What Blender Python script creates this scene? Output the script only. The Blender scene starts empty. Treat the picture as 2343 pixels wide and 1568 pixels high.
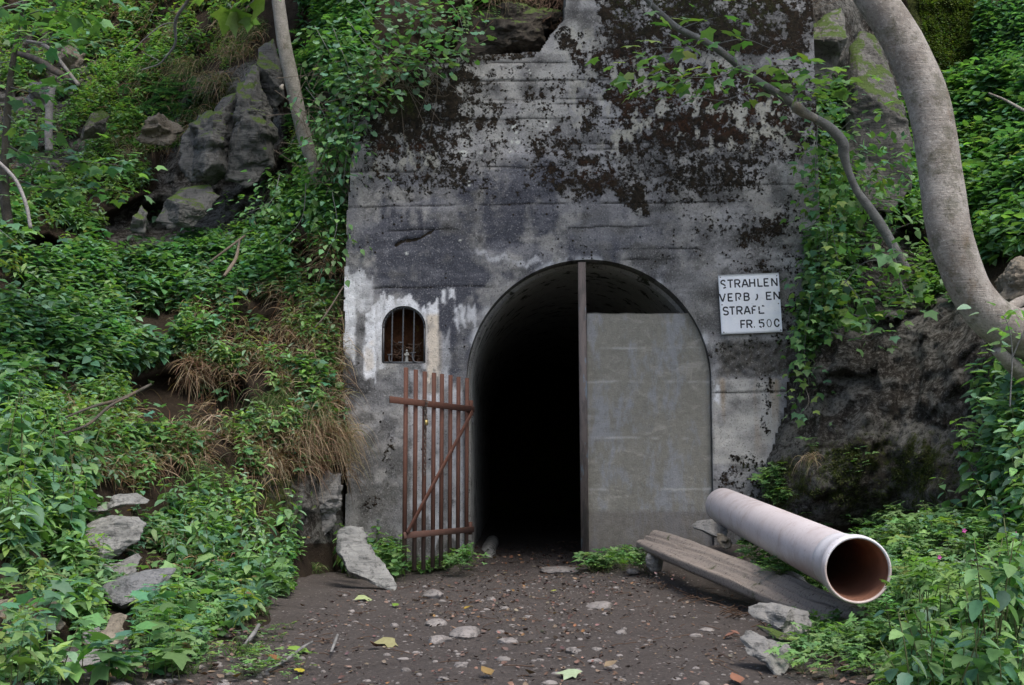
import bpy, math, random
import numpy as np
from math import radians, pi, sin, cos

random.seed(7)
RNG = np.random.default_rng(7)

# ------------------------------------------------------------------ camera, sky, sun
F = 2779.0; CX, CY = 1171.0, 784.0          # focal length and centre of the 2342 x 1568 preview of the photo
CAM = np.array((0.0, -10.7, 0.87)); TILT = radians(5.86)
scene = bpy.context.scene
cam_data = bpy.data.cameras.new('camera'); cam = bpy.data.objects.new('camera', cam_data)
scene.collection.objects.link(cam); scene.camera = cam
cam.location = CAM; cam.rotation_euler = (pi / 2 + TILT, 0, 0)
cam_data.sensor_width = 36; cam_data.lens = 36 * F / 2342; cam_data.clip_end = 500; cam_data.clip_start = 0.05

SUN_EL, SUN_AZ = radians(62), radians(150)     # azimuth clockwise from +Y: high, behind the camera, a little right
world = bpy.data.worlds.new('World'); scene.world = world; world.use_nodes = True
wn = world.node_tree.nodes; wl = world.node_tree.links; wn.clear()
sky = wn.new('ShaderNodeTexSky'); sky.sky_type = 'NISHITA'; sky.sun_disc = False
sky.sun_elevation = SUN_EL; sky.sun_rotation = SUN_AZ; sky.air_density = 1.0; sky.dust_density = 4.0; sky.ozone_density = 1.0
bg = wn.new('ShaderNodeBackground'); bg.inputs[1].default_value = 0.11
wo = wn.new('ShaderNodeOutputWorld'); wl.new(sky.outputs[0], bg.inputs[0]); wl.new(bg.outputs[0], wo.inputs[0])
sun_d = bpy.data.lights.new('sun', 'SUN'); sun_d.energy = 1.1; sun_d.angle = radians(25); sun_d.color = (1.0, 0.95, 0.88)
sun = bpy.data.objects.new('sun', sun_d); scene.collection.objects.link(sun)
sun.rotation_euler = (pi / 2 - SUN_EL, 0, pi - SUN_AZ); sun.location = (0, -5, 12)
scene.view_settings.view_transform = 'Standard'; scene.view_settings.look = 'None'
scene.view_settings.exposure = 1.18; scene.view_settings.gamma = 1.0

COL = scene.collection
# ------------------------------------------------------------------ helpers
def rays(px, py):
    px = np.asarray(px, float); py = np.asarray(py, float)
    x = (px - CX) / F; y = (CY - py) / F
    return np.stack([x, cos(TILT) - y * sin(TILT), sin(TILT) + y * cos(TILT)], -1)
def at(px, py, D):
    """point of the place seen at (px,py), D metres ahead of the camera (along +Y)"""
    r = rays(px, py); D = np.asarray(D, float)
    return CAM + r * (D / r[..., 1])[..., None]
def wallp(px, py, Y=0.0): return at(px, py, 10.7 + Y)
def gnd(px, py, z=0.0):
    r = rays(px, py); s = (z - CAM[2]) / r[..., 2]
    return CAM + r * s[..., None]
def proj(p):
    d = np.asarray(p) - CAM
    yc = d[..., 1] * cos(TILT) + d[..., 2] * sin(TILT); zc = -d[..., 1] * sin(TILT) + d[..., 2] * cos(TILT)
    return CX + F * d[..., 0] / yc, CY - F * zc / yc

def _h(ix, iy, iz, s):
    n = (ix.astype(np.int64) * 374761393 + iy.astype(np.int64) * 668265263 + iz.astype(np.int64) * 2147483647 + s * 974711) & 0x7fffffff
    n = ((n ^ (n >> 13)) * 1274126177) & 0x7fffffff
    n = ((n ^ (n >> 15)) * 2246822519) & 0x7fffffff
    return (n ^ (n >> 16)) / float(0x7fffffff)
def vnoise(p, s=0):
    p = np.asarray(p, float); i = np.floor(p); f = p - i; f = f * f * (3 - 2 * f); i = i.astype(np.int64)
    r = 0
    for a in (0, 1):
        for b in (0, 1):
            for c in (0, 1):
                w = (f[..., 0] if a else 1 - f[..., 0]) * (f[..., 1] if b else 1 - f[..., 1]) * (f[..., 2] if c else 1 - f[..., 2])
                r = r + w * _h(i[..., 0] + a, i[..., 1] + b, i[..., 2] + c, s)
    return r
def fbm(p, sc=1.0, o=4, s=0, g=0.5):
    p = np.asarray(p, float) * sc; t = 0; a = 1; n = 0
    for k in range(o):
        t = t + a * (vnoise(p, s + k * 17) - 0.5); n += a; a *= g; p = p * 2.03 + 11.7
    return t / n * 2
def sstep(a, b, x):
    t = np.clip((x - a) / (b - a), 0, 1); return t * t * (3 - 2 * t)
def inpoly(px, py, poly):
    px = np.asarray(px); py = np.asarray(py); r = np.zeros(px.shape, bool); n = len(poly)
    for i in range(n):
        x1, y1 = poly[i]; x2, y2 = poly[(i + 1) % n]
        if y1 == y2: continue
        c = ((y1 > py) != (y2 > py)) & (px < (x2 - x1) * (py - y1) / (y2 - y1) + x1)
        r ^= c
    return r
def box01(px, py, x0, y0, x1, y1, s=20):
    return sstep(x0 - s, x0 + s, px) * (1 - sstep(x1 - s, x1 + s, px)) * sstep(y0 - s, y0 + s, py) * (1 - sstep(y1 - s, y1 + s, py))

def raw_mesh(name, verts, faces, attrs=None, smooth=False, mats=(), mat_idx=None):
    """faces: an array (n,k) or a list of such arrays"""
    if isinstance(faces, np.ndarray): faces = [faces]
    faces = [np.asarray(f, np.int32) for f in faces if len(f)]
    me = bpy.data.meshes.new(name); verts = np.asarray(verts, np.float32)
    me.vertices.add(len(verts)); me.vertices.foreach_set('co', verts.ravel())
    nl = sum(f.size for f in faces); nf = sum(len(f) for f in faces)
    me.loops.add(nl); me.loops.foreach_set('vertex_index', np.concatenate([f.ravel() for f in faces]))
    tot = np.concatenate([np.full(len(f), f.shape[1], np.int32) for f in faces])
    st = np.concatenate([[0], np.cumsum(tot)[:-1]]).astype(np.int32)
    me.polygons.add(nf); me.polygons.foreach_set('loop_start', st); me.polygons.foreach_set('loop_total', tot)
    if smooth: me.polygons.foreach_set('use_smooth', np.ones(nf, bool))
    for m in mats: me.materials.append(m)
    if mat_idx is not None: me.polygons.foreach_set('material_index', np.asarray(mat_idx, np.int32))
    me.update(calc_edges=True)
    for k, v in (attrs or {}).items():
        v = np.asarray(v, np.float32)
        if v.ndim == 1:
            a = me.attributes.new(k, 'FLOAT', 'POINT'); a.data.foreach_set('value', v)
        else:
            a = me.attributes.new(k, 'FLOAT_COLOR', 'POINT')
            v4 = np.ones((len(v), 4), np.float32); v4[:, :3] = v; a.data.foreach_set('color', v4.ravel())
    me.validate(verbose=False)
    return me
def tag(o, label=None, cat=None, group=None, kind=None):
    if label: o['label'] = label
    if cat: o['category'] = cat
    if group: o['group'] = group
    if kind: o['kind'] = kind
    return o
def mk(name, verts, faces, mat, parent=None, attrs=None, smooth=False, org=None):
    verts = np.asarray(verts, float)
    if parent is not None: o0 = world_loc(parent)
    elif org is not None: o0 = np.asarray(org, float)
    else: o0 = np.array([(verts[:, 0].min() + verts[:, 0].max()) / 2, (verts[:, 1].min() + verts[:, 1].max()) / 2, verts[:, 2].min()])
    me = raw_mesh(name, verts - o0, faces, attrs, smooth, (mat,))
    o = bpy.data.objects.new(name, me); COL.objects.link(o)
    if parent is not None: o.parent = parent
    else: o.location = o0
    o['_o'] = [float(v) for v in o0]
    return o
def world_loc(o): return np.array(o['_o']) if '_o' in o.keys() else np.array(o.location)
def empty(name, loc):
    o = bpy.data.objects.new(name, None); COL.objects.link(o); o.location = loc; o['_o'] = [float(v) for v in loc]
    o.empty_display_size = 0.1
    return o
class MB:
    def __init__(s): s.v = []; s.f = {}; s.n = 0; s.c = []
    def add(s, v, faces, c=None):
        v = np.asarray(v, float)
        for f in (faces if isinstance(faces, list) else [faces]):
            f = np.asarray(f)
            if len(f): s.f.setdefault(f.shape[1], []).append(f + s.n)
        s.v.append(v); s.n += len(v)
        if c is not None: s.c.append(np.broadcast_to(np.asarray(c, float), (len(v), 3)))
        return s
    def faces(s): return [np.concatenate(x) for x in s.f.values()]
    def mk(s, name, mat, parent=None, smooth=False, attrs=None, org=None):
        a = dict(attrs or {})
        if s.c: a['Col'] = np.concatenate(s.c)
        return mk(name, np.concatenate(s.v), s.faces(), mat, parent, a, smooth, org)
BOXF = np.array([(0, 3, 2, 1), (4, 5, 6, 7), (0, 1, 5, 4), (1, 2, 6, 5), (2, 3, 7, 6), (3, 0, 4, 7)])
def boxv(c, ax, ay, az):
    """box with centre and three half-axis vectors"""
    c, ax, ay, az = map(lambda q: np.asarray(q, float), (c, ax, ay, az))
    return np.array([c + i * ax + j * ay + k * az for k in (-1, 1) for i, j in ((-1, -1), (1, -1), (1, 1), (-1, 1))])
def bar(a, b, w, t, up=(0, 0, 1), bev=0.15):
    """bevelled rectangular bar from a to b; w across, t along up"""
    a = np.asarray(a, float); b = np.asarray(b, float); d = b - a; L = np.linalg.norm(d); d /= L
    u = np.asarray(up, float); s = np.cross(d, u); s /= np.linalg.norm(s); u = np.cross(s, d)
    e = min(w, t) * bev
    pr = [(w / 2 - e, t / 2), (w / 2, t / 2 - e), (w / 2, -t / 2 + e), (w / 2 - e, -t / 2), (-w / 2 + e, -t / 2), (-w / 2, -t / 2 + e), (-w / 2, t / 2 - e), (-w / 2 + e, t / 2)]
    V = [c + x * s + y * u for c in (a, b) for x, y in pr]
    Q = np.array([(i, (i + 1) % 8, 8 + (i + 1) % 8, 8 + i) for i in range(8)])
    return np.array(V), [Q, np.array([list(range(7, -1, -1)), list(range(8, 16))])]
def spline(P, n):
    """Catmull-Rom through rows of P, n samples"""
    P = np.asarray(P, float); Q = np.vstack([2 * P[0] - P[1], P, 2 * P[-1] - P[-2]])
    t = np.linspace(0, len(P) - 1 - 1e-9, n); i = t.astype(int); f = (t - i)[:, None]
    a, b, c, d = Q[i], Q[i + 1], Q[i + 2], Q[i + 3]
    return 0.5 * (2 * b + (c - a) * f + (2 * a - 5 * b + 4 * c - d) * f ** 2 + (3 * b - a - 3 * c + d) * f ** 3)
def tube(P, R, seg=8, cap=True, rough=0.0, nsc=20, seed=0, flat=None):
    P = np.asarray(P, float); n = len(P); R = np.broadcast_to(np.asarray(R, float), (n,))
    T = np.gradient(P, axis=0); T /= np.linalg.norm(T, axis=1)[:, None] + 1e-12
    ref = np.array((0.0, 0, 1)) if abs(T[0, 2]) < 0.9 else np.array((1.0, 0, 0))
    u = np.cross(T[0], ref); u /= np.linalg.norm(u); V = []
    for i in range(n):
        u = u - T[i] * np.dot(u, T[i]); u /= np.linalg.norm(u); w = np.cross(T[i], u)
        a = np.arange(seg) * 2 * pi / seg
        V.append(P[i] + R[i] * (np.cos(a)[:, None] * u + np.sin(a)[:, None] * w))
    V = np.array(V)
    if rough: 
        d = V - P[:, None]; V = P[:, None] + d * (1 + rough * fbm(V, nsc, 3, seed)[..., None])
    V = V.reshape(-1, 3)
    i = np.arange(n - 1)[:, None] * seg; j = np.arange(seg)[None]; k = (j + 1) % seg
    Q = np.stack([i + j, i + k, i + seg + k, i + seg + j], -1).reshape(-1, 4)
    fs = [Q]
    if cap:
        V = np.vstack([V, P[0], P[-1]]); c0, c1 = n * seg, n * seg + 1; b = (n - 1) * seg; jj = np.arange(seg); kk = (jj + 1) % seg
        fs.append(np.stack([kk, jj, np.full(seg, c0)], -1)); fs.append(np.stack([b + jj, b + kk, np.full(seg, c1)], -1))
        fs = [Q, np.concatenate(fs[1:])]
    return V, fs
def gridf(nu, nv):
    i = np.arange(nu - 1)[:, None] * nv; j = np.arange(nv - 1)[None]
    return np.stack([i + j, i + nv + j, i + nv + j + 1, i + j + 1], -1).reshape(-1, 4)

# ------------------------------------------------------------------ materials
class Mat:
    def __init__(s, name, rough=0.8, spec=0.3):
        s.m = bpy.data.materials.new(name); s.m.use_nodes = True; s.t = s.m.node_tree; s.t.nodes.clear()
        s.out = s.t.nodes.new('ShaderNodeOutputMaterial'); s.b = s.t.nodes.new('ShaderNodeBsdfPrincipled')
        s.t.links.new(s.b.outputs[0], s.out.inputs[0]); s.b.inputs['Roughness'].default_value = rough
        s.b.inputs['Specular IOR Level'].default_value = spec; s.tc = s.t.nodes.new('ShaderNodeTexCoord'); s.geo = None
    def L(s, v, sock):
        if v is None: return
        if isinstance(v, bpy.types.NodeSocket): s.t.links.new(v, sock)
        elif isinstance(v, (tuple, list)): sock.default_value = (*v, 1) if len(v) == 3 and sock.type == 'RGBA' else v
        else: sock.default_value = v
    def vec(s, scale=(1, 1, 1), rot=(0, 0, 0), loc=(0, 0, 0)):
        n = s.t.nodes.new('ShaderNodeMapping'); s.t.links.new(s.tc.outputs['Object'], n.inputs[0])
        n.inputs['Scale'].default_value = scale; n.inputs['Rotation'].default_value = rot; n.inputs['Location'].default_value = loc
        return n.outputs[0]
    def noise(s, sc, det=4, ro=0.55, vec=None, dist=0.0):
        n = s.t.nodes.new('ShaderNodeTexNoise'); s.L(vec if vec is not None else s.tc.outputs['Object'], n.inputs['Vector'])
        n.inputs['Scale'].default_value = sc; n.inputs['Detail'].default_value = det; n.inputs['Roughness'].default_value = ro
        n.inputs['Distortion'].default_value = dist
        return n.outputs['Fac']
    def voro(s, sc, feat='F1', vec=None, out='Distance', rnd=1.0):
        n = s.t.nodes.new('ShaderNodeTexVoronoi'); n.feature = feat; s.L(vec if vec is not None else s.tc.outputs['Object'], n.inputs['Vector'])
        n.inputs['Scale'].default_value = sc; n.inputs['Randomness'].default_value = rnd
        return n.outputs[out]
    def attr(s, name, col=False):
        n = s.t.nodes.new('ShaderNodeAttribute'); n.attribute_name = name
        return n.outputs['Color'] if col else n.outputs['Fac']
    def math(s, op, a, b=0.0, c=None, clamp=False):
        n = s.t.nodes.new('ShaderNodeMath'); n.operation = op; n.use_clamp = clamp; s.L(a, n.inputs[0]); s.L(b, n.inputs[1])
        if c is not None: s.L(c, n.inputs[2])
        return n.outputs[0]
    def ss(s, a, b, x):
        n = s.t.nodes.new('ShaderNodeMapRange'); n.interpolation_type = 'SMOOTHSTEP'; s.L(x, n.inputs[0])
        n.inputs[1].default_value = a; n.inputs[2].default_value = b
        return n.outputs[0]
    def mix(s, f, a, b, mode='MIX'):
        n = s.t.nodes.new('ShaderNodeMix'); n.data_type = 'RGBA'; n.blend_type = mode; n.clamp_factor = True
        s.L(f, n.inputs[0]); s.L(a, n.inputs[6]); s.L(b, n.inputs[7])
        return n.outputs[2]
    def ramp(s, f, stops):
        n = s.t.nodes.new('ShaderNodeValToRGB'); s.L(f, n.inputs[0]); e = n.color_ramp.elements
        while len(e) < len(stops): e.new(0.5)
        for q, (p, c) in zip(e, stops): q.position = p; q.color = (*c, 1)
        return n.outputs[0]
    def nz(s):
        n = s.t.nodes.new('ShaderNodeNewGeometry'); q = s.t.nodes.new('ShaderNodeSeparateXYZ'); s.t.links.new(n.outputs['Normal'], q.inputs[0])
        return q.outputs[2]
    def bump(s, h, st=0.5, d=0.01, nrm=None):
        n = s.t.nodes.new('ShaderNodeBump'); s.L(h, n.inputs['Height']); n.inputs['Strength'].default_value = st; n.inputs['Distance'].default_value = d
        if nrm is not None: s.L(nrm, n.inputs['Normal'])
        s.t.links.new(n.outputs[0], s.b.inputs['Normal']); return n.outputs[0]
    def col(s, c): s.L(c, s.b.inputs['Base Color']); return s
    def rough(s, v): s.L(v, s.b.inputs['Roughness']); return s

def leaf_mat(name, trans=0.38, rough=0.52, spec=0.35):
    m = Mat(name, rough, spec); c = m.attr('Col', True)
    n = m.noise(60, 3); c2 = m.mix(m.ss(0.35, 0.75, n), c, (0.02, 0.045, 0.015)); c3 = m.mix(0.2, c, c2); m.col(c3)
    t = m.t.nodes.new('ShaderNodeBsdfTranslucent'); mx = m.t.nodes.new('ShaderNodeMixShader')
    tc = m.mix(1.0, c3, (1.3, 1.5, 0.5), 'MULTIPLY'); m.L(tc, t.inputs[0])
    mx.inputs[0].default_value = trans; m.t.links.new(m.b.outputs[0], mx.inputs[1]); m.t.links.new(t.outputs[0], mx.inputs[2])
    m.t.links.new(mx.outputs[0], m.out.inputs[0]); return m.m
LEAF = leaf_mat('leaf'); GRASS = leaf_mat('grass', 0.2, 0.6, 0.25)
def stem_material():
    m = Mat('stem', 0.7, 0.3); m.col(m.mix(m.noise(30, 2), (0.05, 0.085, 0.025), (0.10, 0.10, 0.045))); return m.m
STEM = stem_material()

def rock_mat(name, c0, c1, c2, moss=0.0, mosscol=(0.035, 0.055, 0.012), strat=0.5, sc=1.0, rot=(0.3, 0.5, 0), lich=0.5):
    m = Mat(name, 0.85, 0.25)
    v = m.vec((1, 1, 1)); st = m.vec((3 * sc, 3 * sc, 26 * sc), rot)
    big = m.noise(3 * sc, 5, 0.6, v); fine = m.noise(22 * sc, 8, 0.72, v); s1 = m.noise(1.4, 5, 0.65, st, 0.6)
    c = m.mix(m.ss(0.3, 0.7, big), c0, c1); c = m.mix(m.math('MULTIPLY', m.ss(0.45, 0.72, s1), strat), c, c2)
    c = m.mix(m.math('MULTIPLY', m.ss(0.56, 0.68, m.noise(7 * sc, 6, 0.7)), lich * .7), c, (0.30, 0.30, 0.28))
    c = m.mix(m.math('MULTIPLY', m.ss(0.50, 0.38, fine), 0.7), c, tuple(x * 0.35 for x in c0))
    if moss > 0:
        mm = m.math('ADD', m.math('MULTIPLY', m.nz(), 0.55), m.noise(5 * sc, 6, 0.7))
        k = m.ss(1.0 - moss, 1.1 - moss, mm); c = m.mix(k, c, m.mix(m.noise(60, 3), mosscol, tuple(x * 2.2 for x in mosscol)))
    m.col(c)
    h = m.math('ADD', m.math('MULTIPLY', s1, 1.0), m.math('ADD', m.math('MULTIPLY', fine, 0.5), m.math('MULTIPLY', m.noise(12 * sc, 5, 0.7), 0.8)))
    m.bump(h, 0.8, 0.02); return m.m
ROCK = rock_mat('grey_schist', (0.15, 0.15, 0.145), (0.24, 0.235, 0.225), (0.10, 0.10, 0.10))
ROCK_DARK = rock_mat('dark_outcrop_rock', (0.065, 0.067, 0.066), (0.12, 0.12, 0.115), (0.035, 0.035, 0.034), 0.2, lich=0.25)
ROCK_TAN = rock_mat('tan_schist', (0.15, 0.13, 0.10), (0.24, 0.21, 0.165), (0.08, 0.068, 0.052), sc=1.2)
ROCK_PALE = rock_mat('pale_slab_rock', (0.17, 0.172, 0.165), (0.26, 0.262, 0.25), (0.10, 0.102, 0.10), strat=0.8, lich=0.7)
ROCK_MOSS = rock_mat('mossy_rock', (0.12, 0.115, 0.10), (0.20, 0.19, 0.17), (0.06, 0.055, 0.05), 0.40)
ROCK_FLAT = rock_mat('worn_path_stone', (0.19, 0.175, 0.165), (0.27, 0.25, 0.24), (0.14, 0.13, 0.12), strat=0.3, sc=1.5)

# ------------------------------------------------------------------ hillside: depth field
CTRL = [(-500,1500,5.0),(-500,1000,6.2),(-500,500,9.5),(-500,0,13.5),(-500,-350,15),
 (0,1620,4.7),(0,1500,5.1),(0,1400,5.7),(0,1200,6.5),(0,1000,7.5),(0,800,8.8),(0,600,10.3),(0,400,12.2),(0,200,14),(0,0,15.5),(0,-350,17),
 (300,1568,4.92),(300,1500,5.6),(300,1400,6.6),(300,1200,8.0),(300,1000,9.1),(300,800,10.4),(300,600,11.9),(300,400,13.2),(300,200,14.3),(300,0,15.5),(300,-350,17),
 (500,1480,6.0),(500,1400,7.1),(500,1300,8.1),(500,1100,9.4),(500,900,10.3),(500,700,11.3),(500,550,12.4),(500,400,13.0),(500,200,13.3),(500,0,14.3),
 (620,1400,7.35),(600,1500,6.2),(700,1330,9.4),(700,1450,8.2),(700,1200,9.9),(700,1050,10.1),(700,900,10.4),(700,700,11.0),(700,500,11.8),(700,300,12.6),(700,100,12.9),(700,-200,13.6),
 (775,1250,10.55),(775,1000,10.45),(780,800,10.75),(790,600,10.85),(800,400,11.1),(800,200,11.25),(870,1300,11.8),(870,1000,11.8),(870,600,11.9),(870,300,11.7),(870,180,11.3),
 (950,60,11.2),(900,-200,12.5),(1000,100,11.5),(1150,80,12.2),(1130,-10,11.5),(1240,70,12.0),(1240,-40,11.6),(1100,-300,12.6),(1330,-60,11.6),(1500,-120,11.7),(1700,-120,11.8),
 (1700,1260,11.0),(1690,1080,11.3),(1730,1150,10.62),(1760,1060,10.62),(1790,960,10.62),(1830,1000,10.40),(1830,850,10.6),(1835,600,10.72),(1840,300,11.0),(1850,0,11.6),(1760,300,11.8),(1760,600,11.9),(1740,900,11.5),
 (1900,1180,10.0),(1950,1000,10.0),(1950,800,10.35),(1950,600,10.9),(1950,300,11.9),(1950,0,12.4),
 (2150,1300,9.2),(2150,1180,9.15),(2150,950,9.5),(2150,750,9.9),(2150,560,11.3),(2150,300,12.8),(2150,100,13.3),(2150,-200,14),
 (2342,1568,5.3),(2342,1400,6.8),(2342,1250,7.7),(2342,1100,8.1),(2342,950,8.4),(2342,800,8.8),(2342,650,9.3),(2342,500,10.6),(2342,200,12.2),(2342,-200,14),
 (2150,1400,8.4),(1950,1400,9.0),(1950,1300,10.4),(2050,1500,7.0),(2800,1400,5.2),(2800,1000,6.5),(2800,500,9),(2800,0,12)]
CTRL = np.array(CTRL, float)
def _tps_k(a, b):
    r2 = ((a[:, None] - b[None]) ** 2).sum(-1); return np.where(r2 > 0, r2 * np.log(r2 + 1e-12), 0) * 0.5
_c = CTRL[:, :2] / 400; _n = len(_c)
_A = np.zeros((_n + 3, _n + 3)); _A[:_n, :_n] = _tps_k(_c, _c) + np.eye(_n) * 0.02; _A[:_n, _n] = 1; _A[:_n, _n + 1:] = _c; _A[_n:, :_n] = _A[:_n, _n:].T
_w = np.linalg.solve(_A, np.concatenate([CTRL[:, 2], [0, 0, 0]]))
def hill_base(px, py):
    q = np.stack([np.ravel(px), np.ravel(py)], -1) / 400; out = np.empty(len(q))
    for i in range(0, len(q), 20000):
        c = q[i:i + 20000]; out[i:i + 20000] = _tps_k(c, _c) @ _w[:_n] + _w[_n] + c @ _w[_n + 1:]
    return out.reshape(np.shape(px))
def rockmask(px, py):
    r = np.zeros(np.shape(px))
    for poly in ([(1680,1240),(1700,1150),(1750,1040),(1800,900),(1850,640),(1960,560),(2120,540),(2200,700),(2342,820),(2342,930),(2260,1000),(2240,1130),(2200,1190),(2000,1190)],
                 [(1790,-100),(1960,-60),(2080,120),(2110,480),(2060,640),(1900,640),(1850,300)],
                 [(380,200),(640,120),(660,420),(620,560),(300,620),(230,520),(360,430)],
                 [(30,60),(220,80),(230,200),(260,330),(140,400),(0,380),(-100,200)],
                 [(590,1080),(780,1080),(790,1240),(640,1240)]):
        r = np.maximum(r, inpoly(px, py, poly).astype(float))
    return r
PX0, PX1, PY0, PY1, ST = -520, 2860, -360, 1640, 6.5
gx = np.arange(PX0, PX1 + 1, ST); gy = np.arange(PY0, PY1 + 1, ST); NX, NY = len(gx), len(gy)
GX, GY = np.meshgrid(gx, gy, indexing='ij')
HD = hill_base(GX, GY)
RM = rockmask(GX, GY)
for _ in range(4):
    RM[1:-1, 1:-1] = (RM[1:-1, 1:-1] * 2 + RM[:-2, 1:-1] + RM[2:, 1:-1] + RM[1:-1, :-2] + RM[1:-1, 2:]) / 6
hp = at(GX, GY, HD)
# strata running steeply up to the right on the rock face beside the portal
a_ = radians(62); u_ = hp[..., 0] * cos(a_) + hp[..., 2] * sin(a_); v_ = -hp[..., 0] * sin(a_) + hp[..., 2] * cos(a_)
str_ = fbm(np.stack([u_ * 1.1, hp[..., 1] * 1.2, v_ * 4.0], -1), 1.0, 5, 3)
blk = np.abs(fbm(hp, 0.9, 4, 8)); fin = fbm(hp, 7, 4, 21)
rdg = 1 - 2 * np.abs(fbm(np.stack([u_ * .8, hp[..., 1], v_ * 2.6], -1), 1.3, 5, 13)) * 1.5
blk = np.round(fbm(np.stack([u_ * .7, hp[..., 1], v_ * 1.6], -1), 1.0, 2, 8) * 5) / 5
# fractured blocks: every point takes the tilted plane of its nearest seed
rg_ = np.random.default_rng(5); q3 = np.stack([u_ * 1.0, hp[..., 1] * .8, v_ * 2.4], -1); msk = RM > .02; qm = q3[msk]; lo_, hi_ = qm.min(0), qm.max(0)
sd = rg_.uniform(lo_, hi_, (1400, 3)); pln = rg_.normal(0, .45, (1400, 3)); off_ = rg_.uniform(-.5, .5, 1400); cell = np.zeros(len(qm)); qw = qm + 0.12 * fbm(qm, 3, 3, 66)[:, None]
for i_ in range(0, len(qm), 4000):
    d2 = ((qw[i_:i_ + 4000, None] - sd[None]) ** 2).sum(-1); k_ = d2.argmin(1); cell[i_:i_ + 4000] = off_[k_] * .26 + ((qm[i_:i_ + 4000] - sd[k_]) * pln[k_]).sum(1) * .5
CELL = np.zeros(RM.shape); CELL[msk] = np.clip(cell, -.3, .3)
disp = RM * (0.42 * CELL + 0.26 * str_ + 0.08 * blk + 0.09 * rdg - .05 + 0.11 * fin) + (1 - RM) * (0.42 * fbm(hp, 0.8, 4, 5) + 0.20 * fbm(hp, 2.3, 4, 6) + 0.06 * fin)
edge = 1 - np.clip(box01(GX, GY, 740, -400, 860, 1700, 30) + box01(GX, GY, 1780, 300, 1850, 1700, 30), 0, 1) * 0.6
HOLL = np.zeros(GX.shape)
for poly in ([(240,500),(300,470),(380,470),(430,540),(400,600),(300,610),(240,580)], [(280,880),(420,850),(560,880),(580,960),(470,1000),(300,970)], [(40,560),(110,540),(160,590),(100,640)], [(640,600),(700,560),(760,620),(750,690),(690,690)], [(1960,480),(2060,470),(2100,570),(2010,580)]):
    HOLL = np.maximum(HOLL, inpoly(GX + 12 * fbm(hp, 2, 3, 77), GY, poly).astype(float))
for _ in range(3): HOLL[1:-1, 1:-1] = (HOLL[1:-1, 1:-1] * 2 + HOLL[:-2, 1:-1] + HOLL[2:, 1:-1] + HOLL[1:-1, :-2] + HOLL[1:-1, 2:]) / 6
HD = HD - disp * edge + 0.4 * HOLL
bxl = np.interp(GY, [600, 700, 900, 1070, 1130, 1250, 1400], [1850, 1832, 1803, 1760, 1738, 1690, 1640]) + 26 * fbm(hp, 2.2, 4, 88)
wr_ = np.clip((bxl + 16 - GX) / 32, 0, 1) * (GX > 1500) * sstep(560, 640, GY); wr_ = wr_ * wr_ * (3 - 2 * wr_); HD = HD * (1 - wr_) + 10.98 * wr_
fr_ = (1 - wr_) * (GX > 1600) * (GX < 1900) * sstep(560, 640, GY); HD = np.where(fr_ > .5, np.minimum(HD, 10.66), HD)
HP = at(GX, GY, HD)
dU = np.gradient(HP, axis=0); dV = np.gradient(HP, axis=1); HN = np.cross(dU, -dV); HN = HN / np.linalg.norm(HN, axis=-1)[..., None]
HN = np.where((HN[..., 1:2] > 0), -HN, HN)
def hill(px, py):
    fx = np.clip((np.asarray(px, float) - PX0) / ST, 0, NX - 1.001); fy = np.clip((np.asarray(py, float) - PY0) / ST, 0, NY - 1.001)
    i = fx.astype(int); j = fy.astype(int); a = (fx - i)[..., None]; b = (fy - j)[..., None]
    def bl(G): return (G[i, j] * (1 - a) * (1 - b) + G[i + 1, j] * a * (1 - b) + G[i, j + 1] * (1 - a) * b + G[i + 1, j + 1] * a * b)
    n = bl(HN); return bl(HP), n / np.linalg.norm(n, axis=-1)[..., None]
def gz(x, y):
    """height of the earth floor"""
    x = np.asarray(x, float); y = np.asarray(y, float); p = np.stack([x, y, x * 0], -1)
    z = 0.05 * fbm(p, 0.9, 3, 31) + 0.016 * fbm(p, 6, 4, 33)
    z = z + 0.42 * np.exp(-((x - 2.95) ** 2 / 0.55 + (y + 2.5) ** 2 / 1.8))
    z = z + 0.22 * np.exp(-((x - 2.0) ** 2 / 0.7 + (y + 0.3) ** 2 / 1.2))
    z = z + 0.10 * sstep(-1.0, -2.4, x) * sstep(-9, -3, y)
    z = z + 0.10 * np.exp(-((x + 0.45) ** 2 / 0.03)) * sstep(-0.7, 0.1, y)
    z = z + 0.035 * np.exp(-((x - 0.3) ** 2 / 0.1 + (y + 0.1) ** 2 / 0.03))
    return z
def ground_at(px, py):
    p = gnd(px, py, 0.0)
    for _ in range(3): p = gnd2(px, py, gz(p[..., 0], p[..., 1]))
    return p
def gnd2(px, py, z):
    r = rays(px, py); s = (z - CAM[2]) / r[..., 2]; return CAM + r * s[..., None]
def surf(px, py):
    """nearest of floor and hillside along the ray"""
    p, n = hill(px, py); py_ = np.asarray(py, float); ok = py_ > 1110
    g = ground_at(px, np.maximum(py_, 1110)); use = ok & (g[..., 1] < p[..., 1])
    return np.where(use[..., None], g, p), np.where(use[..., None], np.array((0, 0, 1.0)), n)

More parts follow.
